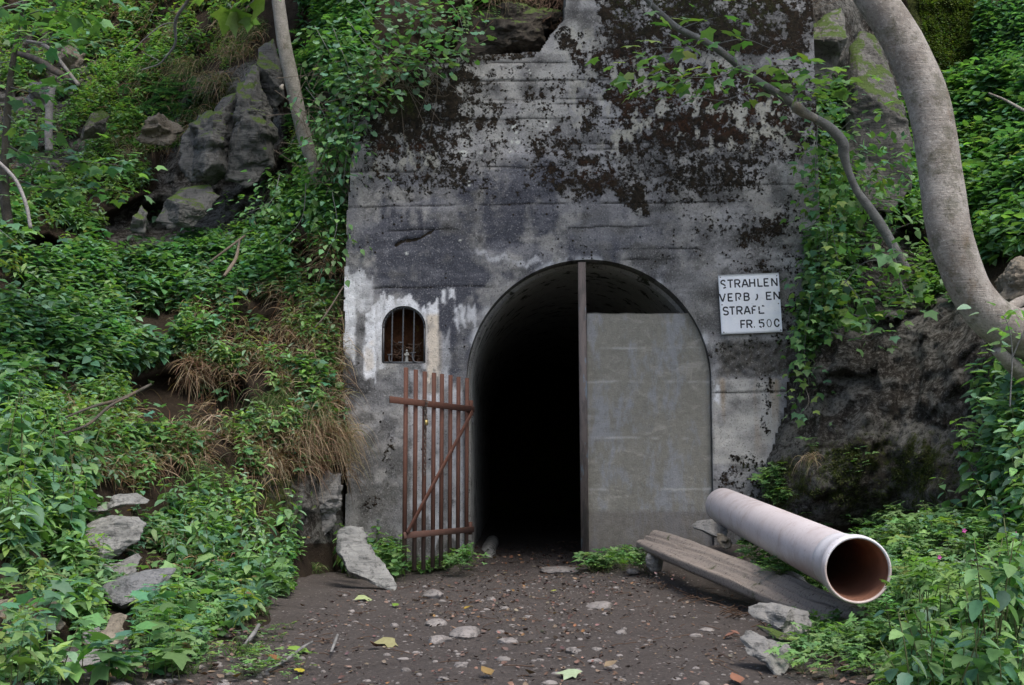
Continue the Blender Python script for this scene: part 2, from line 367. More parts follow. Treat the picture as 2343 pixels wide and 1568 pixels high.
def hill_material():
    m = Mat('hillside_earth_and_rock', 0.92, 0.15); r = m.attr('rock'); mo = m.attr('moss')
    fine = m.noise(30, 6, 0.7); med = m.noise(5, 6, 0.7); st = m.noise(1.0, 8, 0.72, m.vec((1.6, 2, 5.5), (0, radians(28), 0)), 0.6); fine = m.noise(24, 9, 0.8)
    rock = m.mix(m.ss(0.44, 0.58, st), (0.055, 0.050, 0.043), (0.195, 0.195, 0.18))
    rock = m.mix(m.math('MULTIPLY', m.ss(0.52, 0.60, fine), .75), rock, (0.30, 0.29, 0.27)); rock = m.mix(m.math('MULTIPLY', m.ss(0.49, 0.42, fine), .8), rock, (0.025, 0.021, 0.018))
    soil = m.mix(med, (0.028, 0.021, 0.016), (0.075, 0.055, 0.038)); soil = m.mix(m.ss(0.55, 0.7, fine), soil, (0.12, 0.095, 0.065))
    edge_ = m.math('ADD', r, m.math('MULTIPLY', m.math('SUBTRACT', med, 0.5), 1.2)); c = m.mix(m.ss(0.35, 0.6, edge_), soil, rock)
    mk_ = m.ss(0.52, 0.58, m.math('ADD', m.math('MULTIPLY', mo, 0.30), m.math('ADD', m.math('MULTIPLY', m.noise(6, 8, 0.8), 0.5), m.math('MULTIPLY', m.noise(26, 5, 0.8), 0.2))))
    mossc = m.mix(m.ss(.36, .64, m.noise(38, 7, 0.82)), (0.012, 0.018, 0.005), (0.085, 0.105, 0.022)); c = m.mix(mk_, c, mossc); m.col(c)
    m.bump(m.math('ADD', m.math('MULTIPLY', fine, 1.8), m.math('ADD', st, med)), 1.0, 0.045); return m.m
_mw = 60 * fbm(HP, 1.6, 4, 201)
GXo, GYo = GX, GY; GX, GY = GX + _mw, GY + _mw * .8
moss_attr = np.clip(0.25 + 0.9 * box01(GX, GY, 2080, -300, 2270, 240, 40) + 0.40 * box01(GX, GY, 1740, 960, 2250, 1230, 120) + 0.5 * box01(GX, GY, 590, 1080, 700, 1240, 20) + 0.5 * box01(GX, GY, 380, 180, 560, 300, 40), 0, 1)
GX, GY = GXo, GYo
keep = ~((GX[:-1, :-1] > 842) & (GX[:-1, :-1] < np.where(GY[:-1, :-1] > 930, 1660, 1762)) & (GY[:-1, :-1] > 150)) & ~((GX[:-1, :-1] > 1290) & (GX[:-1, :-1] < 1762) & (GY[:-1, :-1] > -40) & (GY[:-1, :-1] < 600))
fq = gridf(NX, NY).reshape(NX - 1, NY - 1, 4)[keep]
hillside = mk('hillside', HP.reshape(-1, 3), fq[:, ::-1], hill_material(), attrs={'rock': RM.ravel(), 'moss': moss_attr.ravel()}, smooth=False)
tag(hillside, kind='structure')
# the far mass of the hill that the near slope leans on
bx, by = np.meshgrid(np.linspace(-60, 60, 90), np.linspace(0, 1, 40), indexing='ij')
bp = np.stack([bx, 9 + 22 * by + 3 * np.abs(bx) * 0.1, -1 + 30 * by ** 0.8], -1); bp[..., 2] += 1.5 * fbm(bp, 0.12, 4, 3); bp[..., 1] += 1.5 * fbm(bp, 0.2, 4, 9)
back = mk('hill', bp.reshape(-1, 3), gridf(90, 40), hillside.data.materials[0], attrs={'rock': np.full(3600, 0.2), 'moss': np.full(3600, 0.7)}, smooth=True)
tag(back, kind='structure')

# ------------------------------------------------------------------ ground
def nonuni(a, b, c, d, fine, nc):
    return np.unique(np.concatenate([np.linspace(a, b, nc), np.arange(b, c, fine), np.linspace(c, d, nc)]))
xs = nonuni(-45, -3.4, 3.6, 45, 0.03, 30); ys = nonuni(-45, -8, 1.5, 26, 0.03, 30)
X, Y = np.meshgrid(xs, ys, indexing='ij'); Z = gz(X, Y)
Z = Z - np.where(np.abs(X) > 6, (np.abs(X) - 6) * 0.02, 0)
def ground_material():
    m = Mat('trodden_earth', 0.95, 0.12); fine = m.noise(55, 6, 0.75); med = m.noise(4.5, 6, 0.65); grit = m.voro(75)
    c = m.mix(med, (0.057, 0.050, 0.046), (0.114, 0.100, 0.094)); c = m.mix(m.ss(0.56, 0.68, fine), c, (0.19, 0.165, 0.155)); c = m.mix(m.ss(0.45, 0.33, fine), c, (0.03, 0.024, 0.022))
    cc = m.voro(42, out='Color'); sep = m.t.nodes.new('ShaderNodeSeparateColor'); m.t.links.new(cc, sep.inputs[0])
    dd = m.voro(42); k = m.math('MULTIPLY', m.ss(0.86, 0.9, sep.outputs[0]), m.ss(0.34, 0.26, dd)); c = m.mix(k, c, (0.26, 0.24, 0.23)); m.col(c)
    m.bump(m.math('ADD', m.math('MULTIPLY', fine, 1.0), m.math('ADD', m.math('MULTIPLY', med, 2.0), m.math('MULTIPLY', k, 0.6))), 1.0, 0.02); return m.m
SOIL = ground_material()
ground = mk('ground', np.stack([X, Y, Z], -1).reshape(-1, 3), gridf(len(xs), len(ys)), SOIL, smooth=True); tag(ground, kind='structure')

# ------------------------------------------------------------------ portal wall
AC = wallp(1347, 871); AR = 281 / F * 10.7 * 1.0; ARX, ARZ = AC[0], AC[2]
NCx, NCz = wallp(923.5, 750)[[0, 2]]; NR = 50.5 / F * 10.7; NBz = wallp(923, 832)[2]
def archlike(x, z, cx, cz, r, zb):
    """signed: >0 inside opening; plus nearest boundary point"""
    dx = x - cx; dz = z - cz; up = dz > 0; rr = np.hypot(dx, dz)
    ins = np.where(up, rr < r, (np.abs(dx) < r) & (z > zb))
    k = r / np.maximum(rr, 1e-6)
    bx_ = np.where(up, cx + dx * k, cx + np.sign(dx) * r); bz_ = np.where(up, cz + dz * k, z)
    nb = (~up) & ((z - zb) < (r - np.abs(dx))); bx_ = np.where(nb, x, bx_); bz_ = np.where(nb, zb, bz_)
    return ins, bx_, bz_
OUT = [(787,1400),(786,1250),(790,1100),(783,900),(787,640),(793,500),(799,385),(812,300),(836,222),(900,165),(1010,128),(1120,120),(1235,112),(1262,70),(1290,40),(1300,-120),(1880,-120),(1880,1400)]
c_ = 0.0125
wx = np.arange(wallp(780, 700)[0], wallp(1882, 700)[0], c_); wz = np.arange(-0.25, wallp(1300, -95)[2], c_)
WX, WZ = np.meshgrid(wx, wz, indexing='ij'); wpx, wpy = proj(np.stack([WX, WX * 0, WZ], -1))
inside = inpoly(wpx + 3 * fbm(np.stack([WX, WZ, WX * 0], -1), 9, 3, 2), wpy, OUT)
ia, ax_, az_ = archlike(WX, WZ, ARX, ARZ, AR, -9); inn, nx_, nz_ = archlike(WX, WZ, NCx, NCz, NR, NBz)
out_any = inside & ~ia & ~inn
F4 = gridf(len(wx), len(wz)); ok = out_any.ravel()[F4].any(1) & inside.ravel()[F4].all(1); F4 = F4[ok]
Xw = np.where(ia, ax_, np.where(inn, nx_, WX)); Zw = np.where(ia, az_, np.where(inn, nz_, WZ))
P2 = np.stack([Xw, Xw * 0, Zw], -1); wpx, wpy = proj(P2)
JY = [(141,1010,1300),(182,1010,1800),(226,1050,1460),(237,1060,1340),(272,1010,1500),(345,1250,1560),(390,796,1010),(383,1000,1300),(468,790,1660),(523,796,1500),(575,1200,1600),(656,850,1140),(598,1430,1600),(600,1640,1830),(330,1300,1860),(905,1632,1800),(430,1550,1850)]
def jz(k, px): q = np.stack([px / 60, px * 0 + k * 7.3, px * 0], -1); return JY[k][0] - 0.012 * (px - 1100) + 5 * fbm(q, 1, 4, 77)
joint = np.zeros(Xw.shape)
for k, (yy, x0, x1) in enumerate(JY):
    joint = np.maximum(joint, np.exp(-((wpy - jz(k, wpx)) / 1.9) ** 2) * sstep(x0 - 10, x0 + 10, wpx) * (1 - sstep(x1 - 10, x1 + 10, wpx)) * sstep(-0.3, 0.12, fbm(np.stack([Xw * 3, Zw * 3, Xw * 0 + k * 3.1], -1), 1, 4, 60 + k)))
band = np.zeros(Xw.shape)
ysb = [60, 141, 182, 232, 272, 345, 390, 468, 523, 575, 656, 720, 800, 905, 1000, 1100, 1300]
hb = [0.3, .6, .1, .7, .2, .8, .35, .6, .2, .7, .45, .6, .3, .7, .4, .6, .5]
for k in range(len(ysb) - 1): band += (hb[k] - 0.5) * sstep(ysb[k] - 3, ysb[k] + 3, wpy) * (1 - sstep(ysb[k + 1] - 3, ysb[k + 1] + 3, wpy))
N1 = fbm(P2, 1.6, 5, 41); N2 = fbm(P2, 7, 5, 43); N3 = fbm(P2, 28, 4, 47)
NS = fbm(P2 * np.array((6, 1, 1.0)), 2.2, 5, 51)       # vertical drip streaks
NH = fbm(P2 * np.array((0.7, 1, 5.0)), 2.0, 5, 53)     # horizontal board marks
grav = box01(wpx, wpy, 1650, 785, 1850, 862, 10) * sstep(-0.5, 0.1, N2 + 0.3)
N1, N2, N3, NS, NH = [q * 1.9 for q in (N1, N2, N3, NS, NH)]
Yd = 0.007 * N1 + 0.003 * N2 + 0.002 * N3 + 0.007 * joint - 0.007 * band + grav * (0.035 + 0.02 * N3)
Yd = Yd * np.clip(np.minimum(np.hypot(Xw - ax_, Zw - az_), np.hypot(Xw - nx_, Zw - nz_)) / 0.05, 0.15, 1)
# batter: the upper wall leans back a little
Yd = Yd + 0.02 * np.clip(Zw - 2.6, 0, 3) ** 1.3
def lerp(a, b, t): return a * (1 - t[..., None]) + np.asarray(b) * t[..., None]
A3 = lambda *c: np.array(c, float)
colw = np.ones(Xw.shape + (3,)) * A3(0.235, 0.236, 0.242)
colw = colw * (1 + 0.30 * N1 + 0.35 * N2 + 0.30 * band + 0.30 * NH + 0.12 * N3)[..., None]
colw = lerp(colw, A3(0.36, 0.355, 0.34), 0.65 * sstep(0.03, 0.26, fbm(P2, 4.5, 6, 44, .62)))
colw = lerp(colw, A3(0.085, 0.085, 0.085), 0.7 * sstep(0.04, 0.28, fbm(P2, 5.5, 6, 45, .62)))
dq1 = 150 * fbm(P2, 1.8, 6, 301, .6); dq2 = 90 * fbm(P2, 1.8, 6, 311, .6); wpx0, wpy0 = wpx, wpy; wpx, wpy = wpx + dq1, wpy + dq2
dk = box01(wpx, wpy, 880, 400, 1360, 690, 60) + 0.75 * box01(wpx, wpy, 1340, 420, 1620, 640, 60) + 0.8 * box01(wpx, wpy, 960, 640, 1110, 850, 30) + 0.4 * box01(wpx, wpy, 790, 400, 900, 640, 30)
colw = lerp(colw, A3(0.056, 0.060, 0.078), np.clip(dk * (0.80 + 0.9 * N1 + 0.9 * N2 + 0.5 * NS + .3 * N3), 0, 0.95))
blu = np.clip((box01(wpx, wpy, 790, 390, 1650, 640, 40)) * sstep(0.0, 0.6, NH + 0.6 * N2), 0, 1) * 0.35
colw = lerp(colw, A3(0.20, 0.205, 0.235), blu)
lt = box01(wpx, wpy, 1010, 120, 1330, 345, 30) * 0.55 + box01(wpx, wpy, 1290, 20, 1380, 160, 20) * 0.7 * sstep(-.3, .2, N2)
colw = lerp(colw, A3(0.37, 0.37, 0.355), np.clip(lt * (0.9 + 1.2 * N2), 0, 1))
dt = box01(wpx, wpy, 1600, 640, 1860, 780, 30) * 0.4 + box01(wpx, wpy, 800, 880, 925, 1180, 25) * sstep(-.25, .35, N2 + N1 * .6) * 0.8
colw = lerp(colw, A3(0.10, 0.10, 0.095), np.clip(dt, 0, 1))
wpx, wpy = wpx0, wpy0
# under sign: exposed aggregate, smooth patch with rust streaks, damp foot
colw = lerp(colw, A3(0.075, 0.07, 0.06), grav * 0.8)
pa = box01(wpx, wpy, 1632, 868, 1782, 1062, 7) * sstep(-0.9, -0.5, N2 + (1790 - wpx) / 60)
colw = lerp(colw, A3(0.50, 0.49, 0.46), pa * np.clip(0.8 + .6 * N2, 0, 1))
os_ = pa * sstep(0.05, 0.5, fbm(P2 * np.array((9, 1, 0.8)), 1.5, 4, 61)) * (1 - sstep(900, 1060, wpy)) ** 0.5
colw = lerp(colw, A3(0.33, 0.23, 0.13), os_ * 0.7)
ft = sstep(1080, 1300, wpy) * 0.5; colw = lerp(colw, A3(0.13, 0.115, 0.10), ft)
# lime bloom and runs
def streak(x0, x1, y0, y1, s=4, ey=6): return box01(wpx + 4 * N2 + 2.5 * N3, wpy + 22 * NS + 6 * N3, x0, y0, x1, y1, s) 
lime = np.zeros(Xw.shape)
for a in ((786,812,640,820,.9),(834,860,704,880,1.0),(882,905,688,735,.85),(905,960,682,712,.9),(964,978,700,735,.7),(978,1003,706,865,1.0),(1012,1020,680,712,.8),(1028,1040,675,705,.9),(1050,1062,700,745,.8),(1040,1048,715,760,.7),(1068,1090,690,735,.5),(790,852,620,700,.45),(860,880,690,830,.55),(1003,1030,770,900,.3),(940,1000,862,1180,.28),(1030,1060,900,1240,.4),(985,1008,900,1240,.45),(1632,1645,872,915,.9),(1085,1300,588,598,.4),(1690,1700,160,300,.4)):
    lime = np.maximum(lime, streak(a[0], a[1], a[2], a[3]) * a[4] * (1.15 + 0.5 * N2 + 0.3 * N3))
rim = np.exp(-((np.hypot(Xw - ARX, Zw - ARZ) - AR) / 0.04) ** 2) * (Zw > ARZ) * sstep(-.2, .5, N2 + N1); lime = np.maximum(lime, rim * 0.5)
nr = np.exp(-((np.hypot(np.maximum(np.abs(Xw - NCx) - 0, 0), np.clip(Zw - NCz, 0, 9)) - NR) / 0.03) ** 2) * (wpy < 845); lime = np.maximum(lime, nr * 0.6)
cream = box01(wpx, wpy, 974, 720, 1010, 900, 6) * 0.8 + box01(wpx, wpy, 836, 780, 856, 850, 6) * 0.5 * sstep(0, .4, N2)
lcol = lerp(np.ones(Xw.shape + (3,)) * A3(0.72, 0.74, 0.78), A3(0.66, 0.56, 0.43), np.clip(cream, 0, 1))
colw = colw * (1 - np.clip(lime, 0, 1)[..., None]) + lcol * np.clip(lime, 0, 1)[..., None]
# a few round white lichens
for (lx, ly, lr) in ((1170,291,5),(1184,324,5),(1170,323,3),(1176,285,4),(1167,345,4),(1060,350,9),(1100,350,4),(1300,350,6),(1253,276,4),(1248,286,4),(1210,158,3),(1212,164,3),(1215,318,3),(1180,300,3),(1157,292,3),(1072,415,4),(1073,424,3),(1178,315,4),(930,580,4),(1053,550,3),(1240,292,3),(1265,290,4)):
    k = 1 - sstep(lr * 0.7, lr * 1.1, np.hypot((wpx - lx), (wpy - ly) * 1.3) + 2 * N3); colw = lerp(colw, A3(0.62, 0.64, 0.60), k * 0.9)
# dark jointing
colw = colw * (1 - 0.85 * np.clip(joint * 1.3, 0, 1))[..., None]
colw = np.clip(colw, 0.01, 0.8)
MOSSB = [((805,170,1010,320),.95),((800,300,960,360),.5),((1000,165,1120,310),.85),((1000,150,1050,200),.5),((1050,225,1340,240),.75),((1285,60,1360,330),.6),((1400,-100,1850,120),1.15),((1360,60,1500,160),.85),((1430,140,1810,335),1.15),((1360,180,1450,330),.55),((1290,300,1420,420),.6),((1330,370,1480,480),.85),((1300,325,1860,368),1.0),((850,335,970,405),.72),((960,350,1060,385),.5),((1550,350,1700,430),.5),((1690,360,1760,460),.65),((1480,400,1560,470),.55),((1180,400,1350,440),.5),((1700,450,1860,560),.45),((800,400,1860,600),.2),((800,180,1860,420),.38),((1620,770,1860,860),.5),((870,950,925,1130),.45),((820,1100,1000,1180),.35),((1760,860,1800,1000),.6),((1640,1060,1760,1190),.45),((1700,560,1840,800),.42)]
mossd = np.zeros(Xw.shape); wq1 = 120 * fbm(P2, 2.2, 6, 101, .6); wq2 = 100 * fbm(P2, 2.4, 6, 111, .6)
for (b, s_) in MOSSB: mossd = np.maximum(mossd, s_ * box01(wpx + wq1, wpy + wq2, *b, 26))
mossd = mossd + (0.9 * fbm(P2, 4.0, 6, 121, .65)) * (mossd > .1) * sstep(.1, .35, mossd)
# pale gaps and runs between the moss cushions
mossd = np.minimum(mossd, .80 + .45 * fbm(P2, 7, 5, 151, .6)); gap = sstep(0.10, 0.26, fbm(P2 * np.array((1.7, 1, 0.9)), 9.5, 5, 131, .6)) * np.clip(box01(wpx, wpy, 1380, 130, 1800, 350, 40) + box01(wpx, wpy, 800, 280, 1010, 390, 25) * .8 + box01(wpx, wpy, 1300, 40, 1360, 330, 25) * .6, 0, 1)
mossd = mossd - 0.55 * gap; colw = lerp(colw, A3(0.46, 0.45, 0.38), gap * .75)
loose = 0.36 * box01(wpx, wpy, 790, 150, 1870, 440, 50) + 0.20 * box01(wpx, wpy, 790, 400, 1870, 640, 40) + .1 + .25 * box01(wpx, wpy, 780, 150, 1010, 360, 30) + .35 * box01(wpx, wpy, 780, 130, 960, 235, 20); mossd = np.maximum(mossd, loose + .5 * fbm(P2, 2, 5, 141, .6))
mossd = np.maximum(mossd, .75 * (1 - inpoly(wpx + 14, wpy - 16, OUT)) * (wpy < 330)); mossd = np.maximum(mossd, joint * 0.55 * sstep(-.1, .3, N1))
crk = np.zeros(Xw.shape)
for (xa, ya, xb, yb) in ((905,560,930,548),(930,552,960,545),(960,545,990,528)):
    t = np.clip(((wpx - xa) * (xb - xa) + (wpy - ya) * (yb - ya)) / ((xb - xa) ** 2 + (yb - ya) ** 2), 0, 1)
    crk = np.maximum(crk, 1 - sstep(2, 5, np.hypot(wpx - xa - t * (xb - xa), wpy - ya - t * (yb - ya)) + 2 * N3))
mossd = np.maximum(mossd, crk * 1.1); Yd = Yd + crk * 0.02 - 0.008 * sstep(.45, .9, mossd) * (0.8 + .5 * N3)
red = np.clip(box01(wpx, wpy, 1400, 120, 1800, 320, 40) * 0.9 + box01(wpx, wpy, 850, 320, 980, 400, 20) + box01(wpx, wpy, 1330, 340, 1420, 440, 30) * .6 + 0.3 * sstep(0, .5, N1), 0, 1)
grn = np.clip(box01(wpx, wpy, 880, 195, 960, 260, 20) + box01(wpx, wpy, 1400, -80, 1800, 60, 30) * .6 + box01(wpx, wpy, 1640, 765, 1800, 800, 8) + box01(wpx, wpy, 1700, 1040, 1800, 1200, 15) + box01(wpx, wpy, 1765, 860, 1800, 1000, 6), 0, 1)
def concrete_material(name, wall=True, base=None, sp=1.0):
    m = Mat(name, 0.9, 0.2); fine = m.noise(70, 6, 0.75); med = m.noise(16, 6, 0.7); pores = m.voro(95)
    if wall: c = m.attr('Col', True)
    else: c = base(m)
    c = m.mix(m.ss(0.46, 0.34, fine), c, m.mix(0.75 * sp, c, (0.015, 0.015, 0.015))); c = m.mix(m.ss(0.54, 0.68, fine), c, m.mix(0.5 * sp, c, (0.55, 0.55, 0.55)))
    c = m.mix(m.math('MULTIPLY', m.ss(0.35, 0.75, med), 0.5), c, m.mix(1.0, c, (0.62, 0.62, 0.62), 'MULTIPLY'))
    h = m.math('ADD', m.math('MULTIPLY', fine, 0.7), m.math('MULTIPLY', med, 0.8)); hh = h
    if wall:
        d = m.attr('mossd'); nn = m.math('ADD', m.math('MULTIPLY', m.noise(14, 7, 0.78), 0.72), m.math('MULTIPLY', m.noise(44, 4, 0.65), 0.28))
        k = m.ss(0.0, 0.045, m.math('SUBTRACT', nn, m.math('SUBTRACT', 0.672, m.math('MULTIPLY', d, 0.285))))
        vc = m.t.nodes.new('ShaderNodeTexVoronoi'); m.t.links.new(m.tc.outputs['Object'], vc.inputs['Vector']); vc.inputs['Scale'].default_value = 30; sc_ = m.t.nodes.new('ShaderNodeSeparateColor'); m.t.links.new(vc.outputs['Color'], sc_.inputs[0])
        dots = m.math('MULTIPLY', m.ss(0.36, 0.22, m.math('ADD', vc.outputs['Distance'], m.math('MULTIPLY', m.math('SUBTRACT', m.noise(90, 4, .8), .5), .8))), m.ss(0.0, 0.02, m.math('SUBTRACT', sc_.outputs[0], m.math('SUBTRACT', 1.0, m.math('MULTIPLY', m.math('MAXIMUM', m.math('SUBTRACT', d, 0.15), 0.0), 0.6)))))
        k = m.math('MAXIMUM', k, dots)
        mc = m.mix(m.ss(.35, .7, m.noise(26, 6, 0.8)), (0.005, 0.005, 0.004), (0.045, 0.034, 0.022))
        mc = m.mix(m.math('MULTIPLY', m.attr('red'), m.ss(0.4, 0.6, m.noise(12, 5))), mc, m.mix(m.ss(.38, .66, m.noise(34, 6, .8)), (0.010, 0.005, 0.003), (0.080, 0.036, 0.018)))
        mc = m.mix(m.math('MULTIPLY', m.attr('green'), m.ss(0.4, 0.6, m.noise(18, 5))), mc, m.mix(m.ss(.38, .66, m.noise(34, 6, .8)), (0.010, 0.014, 0.004), (0.060, 0.075, 0.018)))
        c = m.mix(k, c, mc); hh = m.math('ADD', h, m.math('MULTIPLY', k, m.math('ADD', 1.0, m.math('MULTIPLY', m.noise(26, 6, .8), 3.0))))
    m.col(c); m.bump(hh, 0.8, 0.012); return m.m
boundary = {}
e = np.concatenate([F4[:, [0, 1]], F4[:, [1, 2]], F4[:, [2, 3]], F4[:, [3, 0]]]); es = np.sort(e, 1); key = es[:, 0] * 10 ** 7 + es[:, 1]
uk, idx, cnt = np.unique(key, return_index=True, return_counts=True); be = e[idx[cnt == 1]]
WV = np.stack([Xw, Yd, Zw], -1).reshape(-1, 3); nW = len(WV)
mid = WV[be].mean(1); isarch = (np.hypot(mid[:, 0] - ARX, np.maximum(mid[:, 2] - ARZ, 0)) < AR + 0.02); isn = (np.abs(mid[:, 0] - NCx) < NR + 0.02) & (mid[:, 2] > NBz - 0.02) & (mid[:, 2] < NCz + NR + 0.02)
dep = np.where(isn, 0.30, np.where(isarch, 0.22, 1.4))
vb = WV[be]; vback = vb.copy(); vback[:, :, 1] = np.maximum(vback[:, :, 1], 0) + dep[:, None]
AV = np.concatenate([WV, vb.reshape(-1, 3), vback.reshape(-1, 3)]); nb_ = len(be)
i0 = nW + np.arange(nb_) * 2; j0 = nW + 2 * nb_ + np.arange(nb_) * 2
FS = np.stack([i0, j0, j0 + 1, i0 + 1], -1)
cw = colw.reshape(-1, 3); edgec = cw[be].reshape(-1, 3) * 0.8
backc = np.repeat(np.where(isn[:, None], A3(0.10, 0.055, 0.03), A3(0.10, 0.10, 0.085)), 2, 0)
zero = np.zeros(nb_ * 4)
def ext(a, v=0.0): return np.concatenate([a.ravel(), np.full(nb_ * 4, v)])
CONC = concrete_material('weathered_concrete')
portal = mk('portal_wall', AV, np.concatenate([F4, FS]), CONC, attrs={'Col': np.concatenate([cw, edgec, backc]), 'mossd': ext(mossd, 0.42), 'red': ext(red), 'green': ext(grn, 0.3)}, smooth=False, org=(ARX, 0, 0))
tag(portal, 'tall weathered concrete tunnel portal with moss, lime streaks and a dark arched opening', 'portal wall')
# tunnel lining: slightly narrower barrel behind the reveal
r2 = AR - 0.035; prof = [(ARX - r2, -0.3)] + [(ARX - r2, z) for z in np.linspace(0, ARZ, 12)] + [(ARX - r2 * cos(a), ARZ + r2 * sin(a)) for a in np.linspace(0, pi, 40)[1:-1]] + [(ARX + r2, z) for z in np.linspace(ARZ, 0, 12)] + [(ARX + r2, -0.3)]
prof = np.array(prof); yy = np.concatenate([[0.222, 0.23], np.arange(0.4, 4, 0.2), np.arange(4, 24, 1.0)])
TV = np.array([[(x, y, z) for x, z in prof] for y in yy]); TV[1:, :, 0] += 0.01 * fbm(TV[1:], 2, 3, 5)
npf = len(prof); tv = TV.reshape(-1, 3); tf = gridf(len(yy), npf)
ring = np.array([(ARX + (x - ARX) * (AR + 0.004) / r2, 0.222, ARZ + (z - ARZ) * ((AR + 0.004) / r2 if z > ARZ else 1)) for x, z in prof]); b0 = len(tv)
rf = np.array([(b0 + i, b0 + i + 1, i + 1, i) for i in range(npf - 1)])
tv = np.vstack([tv, ring, [(ARX, yy[-1], 1.0)]]); cap = np.array([((len(yy) - 1) * npf + i, (len(yy) - 1) * npf + i + 1, b0 + npf) for i in range(npf - 1)])
def lining_base(m):
    c = m.mix(m.noise(2.5, 5, 0.6, m.vec((1, 1, 0.3))), (0.28, 0.285, 0.275), (0.50, 0.50, 0.48)); c = m.mix(m.ss(0.55, 0.62, m.noise(5, 6, 0.7)), c, (0.05, 0.055, 0.04)); return c
LIN = concrete_material('tunnel_concrete', False, lining_base)
mk('tunnel_lining', tv, [np.concatenate([tf, rf]), cap], LIN, portal, smooth=True)
# niche back with rusty rock
def disc_grid(cx, cz, r, zb, y, n=26):
    us = np.linspace(-1, 1, n); zs = np.linspace(0, 1, n); V = []
    for u in us:
        x = cx + u * r; zt = cz + math.sqrt(max(r * r - (u * r) ** 2, 0))
        for t in zs: V.append((x, y, zb + t * (zt - zb)))
    return np.array(V), gridf(n, n)
v, f = disc_grid(NCx, NCz, NR + 0.01, NBz - 0.005, 0.27, 40); v[:, 1] += 0.05 * fbm(v, 9, 4, 3)
m = Mat('rusty_niche_rock', 0.9, 0.1); c = m.mix(m.noise(9, 6, 0.7), (0.02, 0.013, 0.009), (0.13, 0.055, 0.025)); c = m.mix(m.ss(0.58, 0.7, m.noise(16, 5)), c, (0.10, 0.06, 0.02)); m.col(c); m.bump(m.noise(20, 6, 0.7), 1, 0.02)
NICHE_M = m.m
mk('niche_back', v, f, NICHE_M, portal, smooth=True)
# iron grille of the niche
m = Mat('dark_iron', 0.55, 0.4); m.b.inputs['Metallic'].default_value = 0.4; m.col(m.mix(m.noise(60, 4), (0.06, 0.062, 0.068), (0.14, 0.145, 0.155))); m.bump(m.noise(120, 3), 0.4, 0.003); IRON = m.m
def twist(a, b, w, n=60, turns=14):
    a = np.asarray(a, float); b = np.asarray(b, float); V = []
    for i in range(n + 1):
        t = i / n; p = a + (b - a) * t; th = turns * t * pi / 2
        for k in range(4): V.append(p + w * np.array((cos(th + k * pi / 2), sin(th + k * pi / 2), 0)))
    Q = [(i * 4 + k, i * 4 + (k + 1) % 4, i * 4 + 4 + (k + 1) % 4, i * 4 + 4 + k) for i in range(n) for k in range(4)]
    return np.array(V), np.array(Q)
gr_y = 0.035
path = [(NCx - NR + .012, gr_y, NBz + .012)] + [(NCx - (NR - .012) * cos(a), gr_y, NCz + (NR - .012) * sin(a)) for a in np.linspace(0, pi, 20)] + [(NCx + NR - .012, gr_y, NBz + .012)]
mb = MB()
for a, b in zip(path[:-1], path[1:]): mb.add(*bar(a, b, 0.03, 0.012, up=np.cross(np.array(b) - np.array(a), (0, 1, 0))))
mb.add(*bar(path[0], path[-1], 0.03, 0.014, up=(0, 0, 1)))
grille = mb.mk('niche_grille', IRON, portal)
for pxx in (895.4, 920.4, 945.4):
    x = wallp(pxx, 760)[0]; zt = NCz + math.sqrt((NR - .015) ** 2 - (x - NCx) ** 2)
    v, f = twist((x, gr_y - .004, NBz + .015), (x + 0.004, gr_y - .004, zt), 0.0085); mk('grille_bar', v, f, IRON, grille)
for (xa, ya, xb, yb) in ((886,812,898,811),(937,808,951,807),(911,784,922,784)):
    v, f = tube([wallp(xa, ya, 0.01), wallp(xb, yb, 0.01)], 0.005, 6); mk('grille_hook', v, f, IRON, grille)
for pts in ([(890,812),(890,824),(894,829)], [(943,809),(944,822),(951,829),(965,830)]):
    P = spline([wallp(x, y, 0.015) for x, y in pts], 12); v, f = tube(P, 0.006, 6); mk('grille_hook', v, f, IRON, grille)
# dead twigs inside the niche
def wood_mat(name, a, b, sc=1.0):
    m = Mat(name, 0.85, 0.2); n = m.noise(6, 6, 0.7, m.vec((6 * sc, 6 * sc, 1 * sc))); m.col(m.mix(n, a, b)); m.bump(n, 0.6, 0.006); return m.m
TWIG = wood_mat('dead_twig', (0.05, 0.03, 0.02), (0.13, 0.085, 0.06)); DRYSTICK = wood_mat('dry_stick', (0.09, 0.072, 0.055), (0.21, 0.175, 0.14))
mb = MB()
for k in range(60):
    p = wallp(900 + RNG.random() * 60, 826 - RNG.random() * (42 if k % 3 else 20), 0.10 + RNG.random() * 0.15); d = np.array((RNG.normal(), 0.3 * RNG.normal(), 0.35 * RNG.normal())); d *= 0.05 / np.linalg.norm(d)
    mb.add(*tube(spline([p - d, p + RNG.normal(0, .008, 3), p + d], 6), 0.003 + 0.003 * RNG.random(), 5))
tag(mb.mk('twig_heap', TWIG), 'heap of dark dead twigs lying inside the barred niche', 'twigs', kind='stuff')
